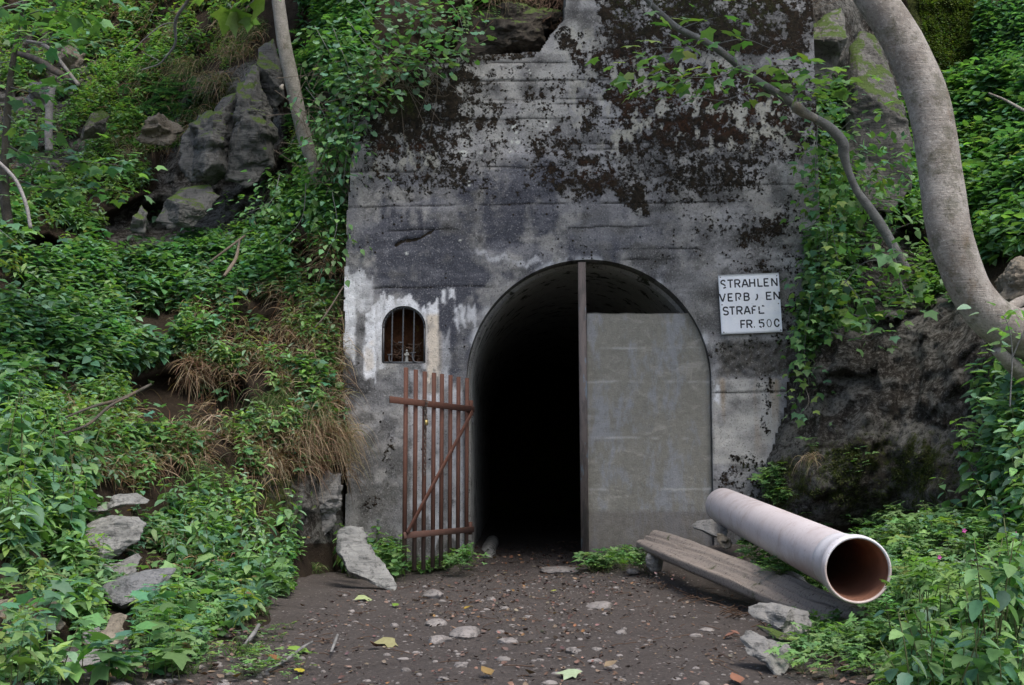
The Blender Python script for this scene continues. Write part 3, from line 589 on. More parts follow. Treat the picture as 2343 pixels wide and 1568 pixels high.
# small figurine
def lathe(prof, c, seg=16, sx=1, sy=1):
    V = []; 
    for r, z in prof:
        for k in range(seg):
            a = 2 * pi * k / seg; V.append((c[0] + sx * r * cos(a), c[1] + sy * r * sin(a), c[2] + z))
    n = len(prof); Q = [(i * seg + k, i * seg + (k + 1) % seg, (i + 1) * seg + (k + 1) % seg, (i + 1) * seg + k) for i in range(n - 1) for k in range(seg)]
    return np.array(V), [np.array(Q), np.array([list(range(seg - 1, -1, -1)), list(range((n - 1) * seg, n * seg))])]
m = Mat('tarnished_pewter', 0.5, 0.5); m.b.inputs['Metallic'].default_value = 0.3; m.col(m.mix(m.noise(80, 4), (0.12, 0.125, 0.12), (0.40, 0.41, 0.39))); PEW = m.m
fx = wallp(930, 829, 0.06); fx[2] = NBz + 0.001
st_ = empty('figurine', fx); tag(st_, 'small grey robed figurine standing behind the middle bar of the niche', 'figurine')
v, f = lathe([(0.0001, 0), (.021, 0), (.021, .006), (.017, .01), (.018, .02), (.015, .05), (.0135, .075), (.015, .088), (.012, .098), (.006, .104), (.0055, .108)], fx, 16, 1, .8)
th = np.arctan2(v[:, 1] - fx[1], v[:, 0] - fx[0]); fold = 1 + 0.10 * np.sin(th * 8) * sstep(.095, .06, v[:, 2] - fx[2]) * sstep(.01, .02, v[:, 2] - fx[2])
v[:, 0] = fx[0] + (v[:, 0] - fx[0]) * fold; v[:, 1] = fx[1] + (v[:, 1] - fx[1]) * fold
mk('robe', v, f, PEW, st_, smooth=True)
v, f = lathe([(0.0001, .104), (.006, .106), (.0085, .114), (.0085, .120), (.006, .127), (.0001, .130)], fx, 12); mk('head', v, f, PEW, st_, smooth=True)
c2 = fx + np.array((.011, -.008, -.018)); v, f = lathe([(0.0001, .104), (.005, .106), (.007, .112), (.005, .119), (.0001, .121)], c2, 10); mk('child_head', v, f, PEW, st_, smooth=True)
mb = MB(); mb.add(*tube(spline([fx + (-.014, -.003, .092), fx + (-.017, -.012, .078), fx + (-.002, -.018, .074)], 8), [.005] * 8, 8)); mb.add(*tube(spline([fx + (.014, -.003, .092), fx + (.019, -.012, .08), fx + (.004, -.019, .078)], 8), [.005] * 8, 8)); mb.mk('arms', PEW, st_, smooth=True)

# ------------------------------------------------------------------ infill wall and post in the arch
IYF = 0.055
pxl = wallp(1344, 1000, IYF)[0]; ztop = wallp(1450, 717, IYF)[2]; zs = np.linspace(-0.2, ztop, 180); nu = 90; V = []
for z in zs:
    xr = ARX + (math.sqrt(max(AR ** 2 - max(z - ARZ, 0) ** 2, 0))) - 0.004
    for u in np.linspace(0, 1, nu): V.append((pxl + (xr - pxl) * u, IYF, z))
V = np.array(V); n2 = fbm(V, 6, 4, 71); V[:, 1] += 0.006 * fbm(V, 2, 4, 70) + 0.003 * fbm(V, 25, 3, 72); top = V[:, 2] > ztop - 0.01; V[top, 2] += 0.012 * fbm(V[top], 8, 3, 75)
F1 = gridf(len(zs), nu); bk = V.copy(); bk[:, 1] = IYF + 0.14; nV = len(V)
ed = [(len(zs) - 1) * nu + i for i in range(nu)]; le = [i * nu for i in range(len(zs))]; re_ = [i * nu + nu - 1 for i in range(len(zs))]
S = []
for L_ in (ed, le, re_): S += [(a, b, b + nV, a + nV) for a, b in zip(L_[:-1], L_[1:])]
def infill_base(m):
    c = m.mix(m.noise(2.2, 6, 0.65), (0.160, 0.156, 0.134), (0.31, 0.30, 0.262))
    c = m.mix(m.math('MULTIPLY', m.ss(0.52, 0.66, m.noise(4.0, 8, 0.72, m.vec((1, 1, 1.8)), 0.5)), 0.42), c, (0.46, 0.44, 0.40))
    c = m.mix(m.math('MULTIPLY', m.ss(0.48, 0.62, m.noise(2.5, 6, 0.7, m.vec((2.6, 1, 0.9), loc=(3, 1, 2)))), 0.6), c, (0.29, 0.31, 0.345))
    z = m.t.nodes.new('ShaderNodeSeparateXYZ'); m.t.links.new(m.tc.outputs['Object'], z.inputs[0]); zz = m.math('ADD', z.outputs[2], m.math('MULTIPLY', m.noise(2.5, 4), 0.05))
    for zj in (0.50, 0.95, 1.45, 1.75):      # pour lines
        k = m.ss(0.02, 0.0, m.math('ABSOLUTE', m.math('SUBTRACT', zz, zj + 0.2))); k = m.math('MULTIPLY', k, m.ss(0.45, 0.6, m.noise(4, 3))); c = m.mix(m.math('MULTIPLY', k, 0.6), c, (0.46, 0.46, 0.44))
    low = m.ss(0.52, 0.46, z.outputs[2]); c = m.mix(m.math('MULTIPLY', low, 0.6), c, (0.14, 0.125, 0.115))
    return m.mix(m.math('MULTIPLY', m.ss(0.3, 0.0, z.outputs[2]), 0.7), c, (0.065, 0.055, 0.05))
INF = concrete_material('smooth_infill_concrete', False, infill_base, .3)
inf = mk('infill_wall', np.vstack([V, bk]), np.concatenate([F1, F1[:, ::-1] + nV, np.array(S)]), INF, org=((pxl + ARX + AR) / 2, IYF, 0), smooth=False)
tag(inf, 'smooth grey concrete wall closing the right half of the arch', 'wall')
m = Mat('rusty_painted_steel', 0.6, 0.35); m.b.inputs['Metallic'].default_value = 0.2; n = m.noise(3, 6, 0.75, m.vec((6, 6, 1))); c = m.mix(m.ss(0.4, 0.55, n), (0.07, 0.062, 0.060), (0.125, 0.105, 0.098)); c = m.mix(m.ss(0.56, 0.62, m.noise(5, 6, 0.7, m.vec((3, 3, 1), loc=(2, 2, 2)))), c, (0.13, 0.16, 0.19)); m.col(c); m.bump(m.noise(60, 4), 0.4, 0.004); POSTM = m.m
a = wallp(1338.5, 1300, 0.03); b = wallp(1330.5, 601, 0.03); a[2] = -0.1
post = empty('steel_post', (a[0], a[1], 0)); tag(post, 'tall rusty steel channel post standing at the middle of the arched opening', 'post')
d = (b - a) / np.linalg.norm(b - a)
mb = MB(); mb.add(*bar(a + (0, -.02, 0), b + (0, -.02, 0), 0.066, 0.008, up=(0, 1, 0))); mb.mk('web', POSTM, post)
for sx in (-1, 1):
    q = np.array((sx * 0.031, 0.012, 0)); v, f = bar(a + q, b + q, 0.007, 0.056, up=(0, 1, 0)); mk('flange', v, f, POSTM, post)

pa_ = [(-.23, .9, -.035), (-.225, 1.4, -.01), (-.24, 1.6, .03), (-.22, 3.2, .03)]; v, f = tube(spline(pa_, 40), .075, 20, True, .03, 8, 4)
tag(mk('concrete_pipe', v, f, LIN, smooth=True), 'half buried grey pipe lying along the left side of the tunnel floor', 'pipe')
# ------------------------------------------------------------------ gate
m = Mat('rusty_iron', 0.75, 0.3); n = m.noise(25, 5, 0.7); c = m.mix(n, (0.070, 0.033, 0.024), (0.145, 0.066, 0.046)); c = m.mix(m.ss(0.6, 0.7, m.noise(50, 4, .7)), c, (0.17, 0.080, 0.045))
tcz = m.t.nodes.new('ShaderNodeSeparateXYZ'); m.t.links.new(m.tc.outputs['Object'], tcz.inputs[0]); k = m.math('MULTIPLY', m.ss(0.55, 0.2, m.math('ADD', tcz.outputs[2], m.math('MULTIPLY', m.noise(8, 3), 0.15))), 0.85)
c = m.mix(k, c, (0.105, 0.08, 0.072)); m.col(c); m.bump(n, 0.35, 0.003); RUST = m.m
GD_L, GD_R = 9.72, 10.66
def gp(px, z):
    """point on the gate leaf: picture column px, height z"""
    # line in plan from left free end to hinge
    xl, yl = (928 - CX) / F * GD_L / 1.0, GD_L; xr, yr = (1068 - CX) / F * GD_R, GD_R
    k = (px - CX) / F; t = (k * yl - xl) / ((xr - xl) - k * (yr - yl))
    return np.array((xl + (xr - xl) * t, yl + (yr - yl) * t - 10.7, z))
gdir = gp(1068, 0) - gp(928, 0); gdir /= np.linalg.norm(gdir); gnrm = np.cross(gdir, (0, 0, 1)); gnrm *= np.sign(-gnrm[1]) if gnrm[1] else 1
gate = empty('gate', gp(1072, 0)); tag(gate, 'rusty iron bar gate leaf standing open against the left wall', 'gate')
for pxx, ztp, zbt in zip((928, 950.5, 971, 992, 1010.5, 1030, 1048.5, 1068), (1.665, 1.66, 1.655, 1.655, 1.655, 1.655, 1.65, 1.65), (.08, .05, .045, .05, .05, .04, .05, .05)):
    v, f = bar(gp(pxx, zbt), gp(pxx, ztp), 0.036, 0.024, up=gnrm, bev=.1); mk('bar', v, f, RUST, gate)
zr = 1.383; zb_ = 0.335
v, f = bar(gp(886, zr + .012) + gnrm * .022, gp(1079, zr - .005) + gnrm * .022, 0.012, 0.052, up=(0, 0, 1)); mk('top_rail', v, f, RUST, gate)
v, f = bar(gp(921, zb_) + gnrm * .022, gp(1079, zb_ - .005) + gnrm * .022, 0.012, 0.05, up=(0, 0, 1)); mk('bottom_rail', v, f, RUST, gate)
v, f = bar(gp(925, zb_ + .02) + gnrm * .036, gp(1072, zr - .03) + gnrm * .036, 0.012, 0.036, up=(0, 0, 1)); mk('diagonal_brace', v, f, RUST, gate)
v, f = bar(gp(1077, zr - .06), gp(1077, zr + .075), 0.05, 0.02, up=gnrm); mk('hinge_plate', v, f, RUST, gate)
v, f = bar(gp(1077, zb_ - .05), gp(1077, zb_ + .06), 0.04, 0.02, up=gnrm); mk('hinge_plate', v, f, RUST, gate)
P = [gp(1076, zr - .06 - .04 + .03 * cos(t)) + gdir * (.014 * sin(t)) + gnrm * .02 for t in np.linspace(0, 2 * pi, 16)]; v, f = tube(P, .004, 6); mk('shackle_ring', v, f, IRON, gate)
# chain
m = Mat('worn_steel_chain', 0.45, 0.5); m.b.inputs['Metallic'].default_value = 0.6; m.col(m.mix(m.noise(90, 3), (0.08, 0.06, 0.05), (0.22, 0.2, 0.18))); CH = m.m
def link(c, d, s, L=0.034, W=0.02, r=0.0032):
    d = d / np.linalg.norm(d); s = s - d * np.dot(s, d); s /= np.linalg.norm(s); P = []
    for t in np.linspace(0, 2 * pi, 17): P.append(c + d * ((L / 2 - W / 2) * np.sign(cos(t)) * (abs(cos(t)) > .05) + W / 2 * cos(t)) + s * W / 2 * sin(t))
    return tube(P, r, 6, cap=False)
c0 = gp(964.5, zr) + gnrm * .034
chain = MB(); zz = zr - .01
for k in range(9):
    t = k / 8 * 2 * pi; p = gp(965, zr) + gnrm * (.024 + .02 * cos(t)) + np.array((0, 0, .034 * sin(t))) + gdir * .012 * sin(3 * t); chain.add(*link(p, np.array((0, 0, 1.0)) * cos(t) - gnrm * sin(t), gdir + gnrm * (k % 2)))
zc = zr - .04; k = 0
while zc > 0.81:
    chain.add(*link(c0 + gdir * (.004 * sin(k * 1.3)) + np.array((0, 0, zc - zr)), np.array((0, 0, 1.0)), gdir if k % 2 else gnrm)); zc -= .0275; k += 1
for k in range(5): chain.add(*link(c0 + gdir * (.012 + .004 * (k % 2)) + np.array((0, 0, -.05 - k * .024)), np.array((0, 0, 1.0)), gdir if k % 2 else gnrm))
tag(chain.mk('chain', CH, smooth=True), 'steel link chain looped round the top rail of the rusty gate and hanging down', 'chain')
m = Mat('brass', 0.35, 0.5); m.b.inputs['Metallic'].default_value = 0.7; m.col(m.mix(m.noise(40), (0.55, 0.40, 0.13), (0.75, 0.62, 0.28))); BR = m.m
pc = c0 + gdir * (-.001) + gnrm * .014 + np.array((0, 0, -.150)); lock = empty('padlock', pc - (0, 0, .022)); tag(lock, 'small brass padlock hanging on the gate chain', 'padlock')
v, f = bar(pc - (0, 0, .021), pc + (0, 0, .019), 0.036, 0.016, up=gnrm, bev=.2); mk('lock_body', v, f, BR, lock)
P = [pc + (0, 0, .017)] ; P = [pc + gdir * (-.011) + (0, 0, .015), pc + gdir * (-.011) + (0, 0, .030), pc + (0, 0, .041), pc + gdir * .011 + (0, 0, .030), pc + gdir * .011 + (0, 0, .015)]
v, f = tube(spline(P, 14), .0035, 7); mk('shackle', v, f, CH, lock, smooth=True)

# ------------------------------------------------------------------ sign
U = 0.000446; TL = wallp(1642.2, 629.8, -0.03); th = radians(2.3); ex = np.array((cos(th), 0, sin(th))); ez = np.array((sin(th), 0, -cos(th)))
def sp(x, y, dy=0.0): return TL + ex * x * U + ez * y * U + np.array((0, -dy, 0))
W_, H_ = 1208, 1190
sgn = empty('warning_sign', sp(W_ / 2, H_)); tag(sgn, 'white square metal sign with worn black stencilled capitals screwed to the concrete', 'sign')
m = Mat('enamel_white', 0.38, 0.5); n = m.noise(12, 6, 0.7); c = m.mix(m.ss(0.3, 0.7, n), (0.72, 0.76, 0.84), (0.82, 0.85, 0.90)); c = m.mix(m.ss(0.70, 0.76, m.noise(45, 5, 0.7)), c, (0.25, 0.17, 0.12))
c = m.mix(m.math('MULTIPLY', m.ss(0.66, 0.7, m.noise(14, 3, 0.6, m.vec((1, 1, 6), (0, 0.9, 0)), 1.5)), 0.6), c, (0.35, 0.35, 0.38)); m.col(c); ENAM = m.m
NXs = 24; V = []
for s_ in (0, 1):
    for i in range(NXs + 1):
        for j in range(NXs + 1):
            u = i / NXs; w = j / NXs; bow = 0.004 * (sin(pi * u) * sin(pi * w * 2)) ; V.append(sp(u * W_, w * H_, bow + (0.002 if s_ == 0 else -0.001)))
n1 = (NXs + 1) ** 2; G1 = gridf(NXs + 1, NXs + 1); S = []
def eid(i, j): return i * (NXs + 1) + j
for k in range(NXs): S += [(eid(k, 0), eid(k + 1, 0), eid(k + 1, 0) + n1, eid(k, 0) + n1), (eid(k, NXs), eid(k + 1, NXs), eid(k + 1, NXs) + n1, eid(k, NXs) + n1), (eid(0, k), eid(0, k + 1), eid(0, k + 1) + n1, eid(0, k) + n1), (eid(NXs, k), eid(NXs, k + 1), eid(NXs, k + 1) + n1, eid(NXs, k) + n1)]
mk('sign_plate', np.array(V), np.concatenate([G1, G1[:, ::-1] + n1, np.array(S)]), ENAM, sgn, smooth=False)
arc = lambda cx, cy, rx, ry, a0, a1, n=12: [(cx + rx * cos(radians(a)), cy - ry * sin(radians(a))) for a in np.linspace(a0, a1, n)]
G = {  # strokes in a unit box, y down
 'S': [arc(.5, .27, .42, .24, 25, 265) + arc(.5, .74, .42, .24, 85, -155)], 'T': [[(0, .04), (1, .04)], [(.5, .04), (.5, 1)]],
 's': [arc(.5, .27, .42, .24, 60, 265) + [(.85, .72)], [(.95, .9), (.45, 1.03)], [(.6, .0), (.85, .2)]],
 'R': [[(.07, 0), (.07, 1)], [(.07, .04), (.6, .04)] + arc(.6, .28, .34, .24, 90, -90) + [(.07, .52)], [(.5, .52), (.97, 1)]],
 'r': [[(.07, 0), (.07, 1)], [(.07, .04), (.6, .04)] + arc(.6, .28, .34, .24, 90, -60), [(.52, .5), (.72, .85)]],
 'A': [[(0, 1), (.46, 0)], [(.54, 0), (1, 1)], [(.2, .68), (.8, .68)]], 'H': [[(.06, 0), (.06, 1)], [(.94, 0), (.94, 1)], [(.06, .5), (.94, .5)]],
 'L': [[(.07, 0), (.07, 1)], [(.07, .95), (1, .95)]], 'E': [[(.07, 0), (.07, 1)], [(.07, .05), (.97, .05)], [(.07, .5), (.8, .5)], [(.07, .95), (1, .95)]],
 'N': [[(.06, 0), (.06, 1)], [(.94, 0), (.94, 1)], [(.06, .02), (.94, .98)]], 'V': [[(0, 0), (.48, 1)], [(1, 0), (.52, 1)]],
 'B': [[(.08, .05), (.08, 1)], [(.08, .05), (.55, .05)] + arc(.55, .27, .33, .22, 90, -90) + [(.08, .49)], arc(.55, .72, .38, .23, 90, -90) + [(.08, .95)]],
 ')': [arc(.0, .5, .85, .48, 35, -75)], 'F': [[(.07, 0), (.07, 1)], [(.07, .05), (.97, .05)], [(.07, .5), (.85, .5)]],
 'e': [[(.07, .1), (.07, .55)], [(.09, .62), (.07, 1)], [(.62, .04), (.95, .04), (.95, .14)], [(.07, .95), (1, .95)]],
 'f': [[(.07, .15), (.07, .5)], [(.09, .56), (.07, 1)], [(.2, .05), (.97, .05)], [(.07, .5), (.8, .5)]],
 '5': [[(.95, .05), (.3, .05)], [(.12, .02), (.08, .5)], arc(.45, .68, .42, .3, 115, -60), arc(.45, .68, .42, .3, -95, -150, 6)], '0': [arc(.5, .5, .4, .47, 95, 265), arc(.5, .5, .4, .47, 80, -80)],
 'c': [arc(.5, .5, .42, .47, 20, 335)], '.': [[(.1, .92), (.9, .92)]]}
ROWS = [(106, 266, [('s', 42, 147), ('T', 177, 287), ('R', 317, 427), ('A', 462, 587), ('H', 612, 722), ('L', 777, 872), ('E', 902, 997), ('N', 1052, 1167)]),
        (380, 536, [('V', 5, 118), ('E', 170, 265), ('r', 322, 430), ('B', 485, 597), (')', 700, 765), ('E', 930, 1035), ('N', 1080, 1200)]),
        (646, 806, [('S', 55, 167), ('T', 187, 292), ('R', 327, 442), ('A', 477, 597), ('f', 632, 717), ('e', 767, 875)]),
        (923, 1081, [('F', 392, 487), ('R', 510, 620), ('.', 648, 672), ('5', 757, 865), ('0', 905, 1010), ('c', 1055, 1165)])]
m = Mat('black_stencil_paint', 0.6, 0.3); n = m.noise(70, 5, 0.75); m.col(m.mix(m.ss(0.645, 0.67, n), (0.022, 0.026, 0.035), (0.62, 0.65, 0.7))); PAINT = m.m
mb = MB()
for (y0, y1, row) in ROWS:
    for ch, x0, x1 in row:
        for pl in G[ch]:
            w = 14.5 if not (ch in '0' and y0 > 900) else 9
            for a, b in zip(pl[:-1], pl[1:]):
                A = np.array((x0 + a[0] * (x1 - x0), y0 + a[1] * (y1 - y0))); B = np.array((x0 + b[0] * (x1 - x0), y0 + b[1] * (y1 - y0))); d = B - A; L_ = np.linalg.norm(d) + 1e-6; d /= L_
                n_ = np.array((-d[1], d[0])) * w; e_ = d * (3 if len(pl) > 3 else 0)
                q = [A - e_ - n_, A - e_ + n_, B + e_ + n_, B + e_ - n_]; z0 = RNG.random() * .0003
                def bw(p): return 0.004 * (sin(pi * p[0] / W_) * sin(pi * p[1] / H_ * 2))
                mb.add(np.array([sp(p[0], p[1], .0028 + z0 + bw(p)) for p in q]), np.array([(0, 1, 2, 3)]))
mb.mk('lettering', PAINT, sgn)
for (x, y) in ((45, 48), (1165, 60), (45, 600), (1165, 620), (48, 1150), (1180, 1150)):
    c = sp(x, y, 0.002); V = [c + (0, -.003, 0)] + [c + np.array((.006 * cos(a), 0, .006 * sin(a))) for a in np.linspace(0, 2 * pi, 10, endpoint=False)]
    mk('screw', np.array(V), np.array([(0, i + 1, (i + 1) % 10 + 1) for i in range(10)]), IRON, sgn)

# ------------------------------------------------------------------ plastic pipe
PR = at(1654, 1158, 10.15); PF = at(1962.7, 1304.7, 6.16); ax = PF - PR; Lp = np.linalg.norm(ax); ax /= Lp
uu = np.cross(ax, (0, 0, 1)); uu /= np.linalg.norm(uu); vv = np.cross(uu, ax)
def ringed(prof, seg=64):
    a = np.arange(seg) * 2 * pi / seg; V = []
    for r, s_ in prof: V.append(PR + ax * s_ + r * (np.cos(a)[:, None] * uu + np.sin(a)[:, None] * vv))
    n = len(prof); i = np.arange(n - 1)[:, None] * seg; j = np.arange(seg)[None]; k = (j + 1) % seg
    return np.concatenate(V), np.stack([i + j, i + k, i + seg + k, i + seg + j], -1).reshape(-1, 4)
def pipe_mat(name, a, b, dirt, rough=0.4, soil=0.5):
    m = Mat(name, rough, 0.5); c = m.mix(m.noise(3, 5, 0.6), a, b)
    c = m.mix(m.math('MULTIPLY', m.ss(0.58, 0.64, m.noise(14, 7, 0.8, m.vec((1, 3.5, 3.5), (0, 0, 0.9)), 1.2)), 0.75), c, dirt); c = m.mix(m.math('MULTIPLY', m.ss(0.60, 0.66, m.noise(45, 6, 0.8)), 0.7), c, tuple(q * .6 for q in dirt)); sz_ = m.t.nodes.new('ShaderNodeSeparateXYZ'); m.t.links.new(m.tc.outputs['Object'], sz_.inputs[0]); c = m.mix(m.math('MULTIPLY', m.ss(0.10, -0.02, m.math('ADD', sz_.outputs[2], m.math('ADD', m.math('MULTIPLY', sz_.outputs[1], .052), m.math('MULTIPLY', m.noise(9, 5), .12)))), 0.7), c, dirt)
    c = m.mix(m.math('MULTIPLY', m.ss(0.45, 0.75, m.noise(5, 6, 0.7)), soil), c, dirt); m.col(c); m.rough(m.mix(m.noise(20), (0.3,) * 3, (0.6,) * 3)); return m.m
PIPE_O = pipe_mat('weathered_pink_grey_plastic', (0.52, 0.465, 0.475), (0.66, 0.615, 0.63), (0.28, 0.185, 0.145))
PIPE_R = pipe_mat('bleached_plastic_socket', (0.60, 0.59, 0.63), (0.74, 0.73, 0.77), (0.36, 0.27, 0.23))
PIPE_I = pipe_mat('brown_plastic_inside', (0.32, 0.12, 0.07), (0.42, 0.19, 0.12), (0.12, 0.07, 0.05), 0.45)
rb = 0.1485; rs = 0.172
pipe = empty('sewer_pipe', (PR + PF) / 2 - (0, 0, rb)); tag(pipe, 'long pale pinkish plastic drain pipe lying beside the plank with its brown open mouth forward', 'pipe')
v, f = ringed([(rb - .01, 0.0), (rb, 0.0), (rb, .02)] + [(rb, s) for s in np.linspace(.1, Lp - .36, 12)] + [(rb, Lp - .33)]); mk('pipe_body', v, f, PIPE_O, pipe, smooth=True)
v, f = ringed([(rb, Lp - .33), (rb + .004, Lp - .325), (rb + .004, Lp - .27), (rs - .012, Lp - .18), (rs - .012, Lp - .09), (rs - .004, Lp - .08), (rs, Lp - .07), (rs, Lp - .03), (rs - .003, Lp - .025), (rs - .003, Lp - .004), (rs - .008, Lp), (rs - .014, Lp - .002), (rs - .017, Lp - .012)]); mk('pipe_socket', v, f, PIPE_R, pipe, smooth=True)
v, f = ringed([(rs - .017, Lp - .012), (rs - .022, Lp - .03), (rs - .014, Lp - .045), (rs - .014, Lp - .06), (rs - .022, Lp - .075), (rs - .022, Lp - .2), (rb - .01, Lp - .30), (rb - .01, 0.0)]); mk('pipe_inside', v, f, PIPE_I, pipe, smooth=True)

# ------------------------------------------------------------------ plank
pl_p = np.array([[*at(1478, 1232, 9.7), 0.17, .05], [*at(1560, 1262, 9.0), 0.24, .06], [*at(1680, 1308, 8.05), 0.235, .065], [*at(1800, 1358, 7.2), 0.21, .06], [*at(1900, 1398, 6.6), 0.18, .055], [*at(1962, 1420, 6.3), 0.13, .045]])
Q = spline(pl_p, 120); C_ = Q[:, :3]; T = np.gradient(C_, axis=0); T /= np.linalg.norm(T, axis=1)[:, None]; side = np.cross(T, (0, 0, 1)); side /= np.linalg.norm(side, axis=1)[:, None]; upv = np.cross(side, T)
roll = radians(-6); V = []; na, ns = 120, 35
cross = [(x_, .5) for x_ in np.linspace(-.5, .47, 26)] + [(.5, .42), (.5, .15), (.5, -.1), (.49, -.45), (.3, -.5), (0, -.5), (-.3, -.5), (-.5, -.45), (-.5, 0)]
for i in range(na):
    for (s_, t_) in cross: V.append(C_[i] + side[i] * s_ * Q[i, 3] + upv[i] * (t_ * Q[i, 4] * 1.05 - .10 * s_ - (.016 * float(t_ == .5) * max(0, fbm(np.array([[s_ * 9 + .7 * sin(i / 25), i / 40., 0]]), 1, 3, 9)[0] * 3) ) - (.022 if (t_ == .5 and abs(s_ + .12 - .12 * sin(i / 38)) < .025 and i > 12) else 0)))
V = np.array(V); su = np.repeat(np.arange(na), ns) / na; V += 0.010 * fbm(np.stack([su * 9, np.tile(np.arange(ns), na) * 0.35, V[:, 0] * 0], -1), 1, 4, 5)[:, None] * np.array((.4, .4, 1))
i = np.arange(na - 1)[:, None] * ns; j = np.arange(ns)[None]; k = (j + 1) % ns; QF = np.stack([i + j, i + k, i + ns + k, i + ns + j], -1).reshape(-1, 4)
m = Mat('grey_weathered_plank', 0.85, 0.2); al = (0, 0, math.atan2(-(C_[-1] - C_[0])[0], (C_[-1] - C_[0])[1])); ang = math.atan2((C_[-1] - C_[0])[1], (C_[-1] - C_[0])[0])
gr = m.noise(3, 7, 0.7, m.vec((1.2, 26, 26), (0, 0, -ang)), 0.3); c = m.mix(gr, (0.13, 0.105, 0.09), (0.36, 0.32, 0.285)); c = m.mix(m.ss(0.42, 0.36, gr), c, (0.03, 0.024, 0.02)); c = m.mix(m.ss(0.62, 0.72, m.noise(6, 5, .7)), c, (0.06, 0.07, 0.03)); m.col(c); m.bump(gr, 1, 0.015)
plank = mk('plank', V, [QF, np.array([list(range(ns)), list(range((na - 1) * ns + ns - 1, (na - 1) * ns - 1, -1))])], m.m, smooth=False)
tag(plank, 'thick old grey wooden plank resting on stones in front of the pipe', 'plank')

# ------------------------------------------------------------------ rocks
def icos(sub):
    import bmesh
    bm = bmesh.new(); bmesh.ops.create_icosphere(bm, subdivisions=sub, radius=1); v = np.array([x.co[:] for x in bm.verts]); f = np.array([[x.index for x in q.verts] for q in bm.faces]); bm.free(); return v, f
ICO = {s: icos(s) for s in (2, 3, 4, 5, 6)}
def facets(v, n, amt, seed):
    r = np.random.default_rng(seed)
    for _ in range(n):
        d = r.normal(size=3); d /= np.linalg.norm(d); h = amt + (1 - amt) * r.random(); t = v @ d; o = np.maximum(t - h, 0); v = v - o[:, None] * d * 0.93
    return v
def outline_rock(name, poly, D, thick, mat, label, cat='rock', lean=0.3, seed=1, sub=6, rough=0.05, front=1.0, k=0.55, group=None):
    P = at(*np.array(poly, float).T, D); c = P.mean(0); q = P - c; ang = np.arctan2(q[:, 2], q[:, 0]); r = np.hypot(q[:, 0], q[:, 2])
    o = np.argsort(ang); ang, r = ang[o], r[o]; xx = r * np.cos(ang); zz = r * np.sin(ang)
    v, f = ICO[sub]; th = np.arctan2(v[:, 2], v[:, 0]); h = np.hypot(v[:, 0], v[:, 2]); 
    # exact polygon radius at each angle
    R = np.zeros(len(th)); n = len(ang)
    for a in range(n):
        b = (a + 1) % n; a0, a1 = ang[a], ang[b]; 
        if b == 0: a1 += 2 * pi
        t = (th - a0) % (2 * pi); m_ = t <= ((a1 - a0) % (2 * pi)); x1, z1, x2, z2 = xx[a], zz[a], xx[b], zz[b]
        den = np.cos(th) * (z2 - z1) - np.sin(th) * (x2 - x1); num = x1 * (z2 - z1) - z1 * (x2 - x1); R = np.where(m_, num / np.where(np.abs(den) < 1e-6, 1e-6, den), R)
    R = np.clip(R, 0, r.max() * 1.05); v = ICO[sub][0]; h = np.hypot(v[:, 0], v[:, 2]); hn = np.clip(h, 0, 1); x_ = R * hn * np.cos(th); z_ = R * hn * np.sin(th); sz = r.max(); rg = np.random.default_rng(seed)
    th = np.arctan2(v[:, 2], v[:, 0]); Fm = np.ones(len(v))
    for _ in range(9):
        g = rg.normal(0, .75, 2); Fm = np.minimum(Fm, rg.uniform(.62, 1.1) + (g[0] * x_ + g[1] * z_) / sz)
    Fm = np.clip(Fm, .12, 1); e_ = np.clip((1 - hn) * 5, 0, 1) ** .6; V = np.stack([x_, np.sign(v[:, 1]) * thick * 0.5 * e_ * Fm, z_], -1)
    V[:, 1] += lean * V[:, 2]; V += c; s_ = np.sqrt(abs(xx.max() - xx.min()) * thick)
    nn = V - c; nn /= np.linalg.norm(nn, axis=1)[:, None] + 1e-9; sc = 1.0 / max(s_, .05)
    V += nn * (rough * s_ * (fbm(V * np.array((1, 1, 2.5)), 2.2 * sc, 5, seed) * 1.5 + 0.8 * np.round(fbm(V * np.array((1, 1, 2.2)), 3.0 * sc, 2, seed + 5) * 4) / 4 + 0.5 * fbm(V, 9 * sc, 5, seed + 3, .6)))[:, None]
    ob = mk(name, V, f, mat, smooth=False); tag(ob, label, cat, group); return ob
def ground_rock(name, px, py, w, h_, mat, label, cat='stone', d=None, seed=1, sub=4, rot=None, sink=0.35, group=None, zadd=0, tilt=0.0, n=16):
    p = ground_at(px, py); p[2] += zadd; sc = (p[1] - CAM[1]) / F; a = w * sc / 2; b = (d if d else w * 0.7) * sc / 2; hh = h_ * sc / 2
    v, f = ICO[sub]; v = facets(v, n, 0.6, seed); r = np.random.default_rng(seed); v = v * (1 + 0.10 * fbm(v, 1.5, 4, seed))[:, None]
    V = v * np.array((a, b, hh)); V += 0.03 * (a + hh) * fbm(V * np.array((1, 1, 3)), 4 / max(a, .02), 4, seed + 1)[:, None]
    if tilt: V = V @ np.array([[cos(tilt), 0, -sin(tilt)], [0, 1, 0], [sin(tilt), 0, cos(tilt)]])
    rz = rot if rot is not None else r.uniform(-.5, .5); V = V @ np.array([[cos(rz), sin(rz), 0], [-sin(rz), cos(rz), 0], [0, 0, 1]])
    V += p + np.array((0, b * 0.3, hh * (1 - 2 * sink))); ob = mk(name, V, f, mat, smooth=False); tag(ob, label, cat, group); return ob
Zm = lambda L_: [(u * .336, v * .336) for u, v in L_]                      # detail view of the upper left
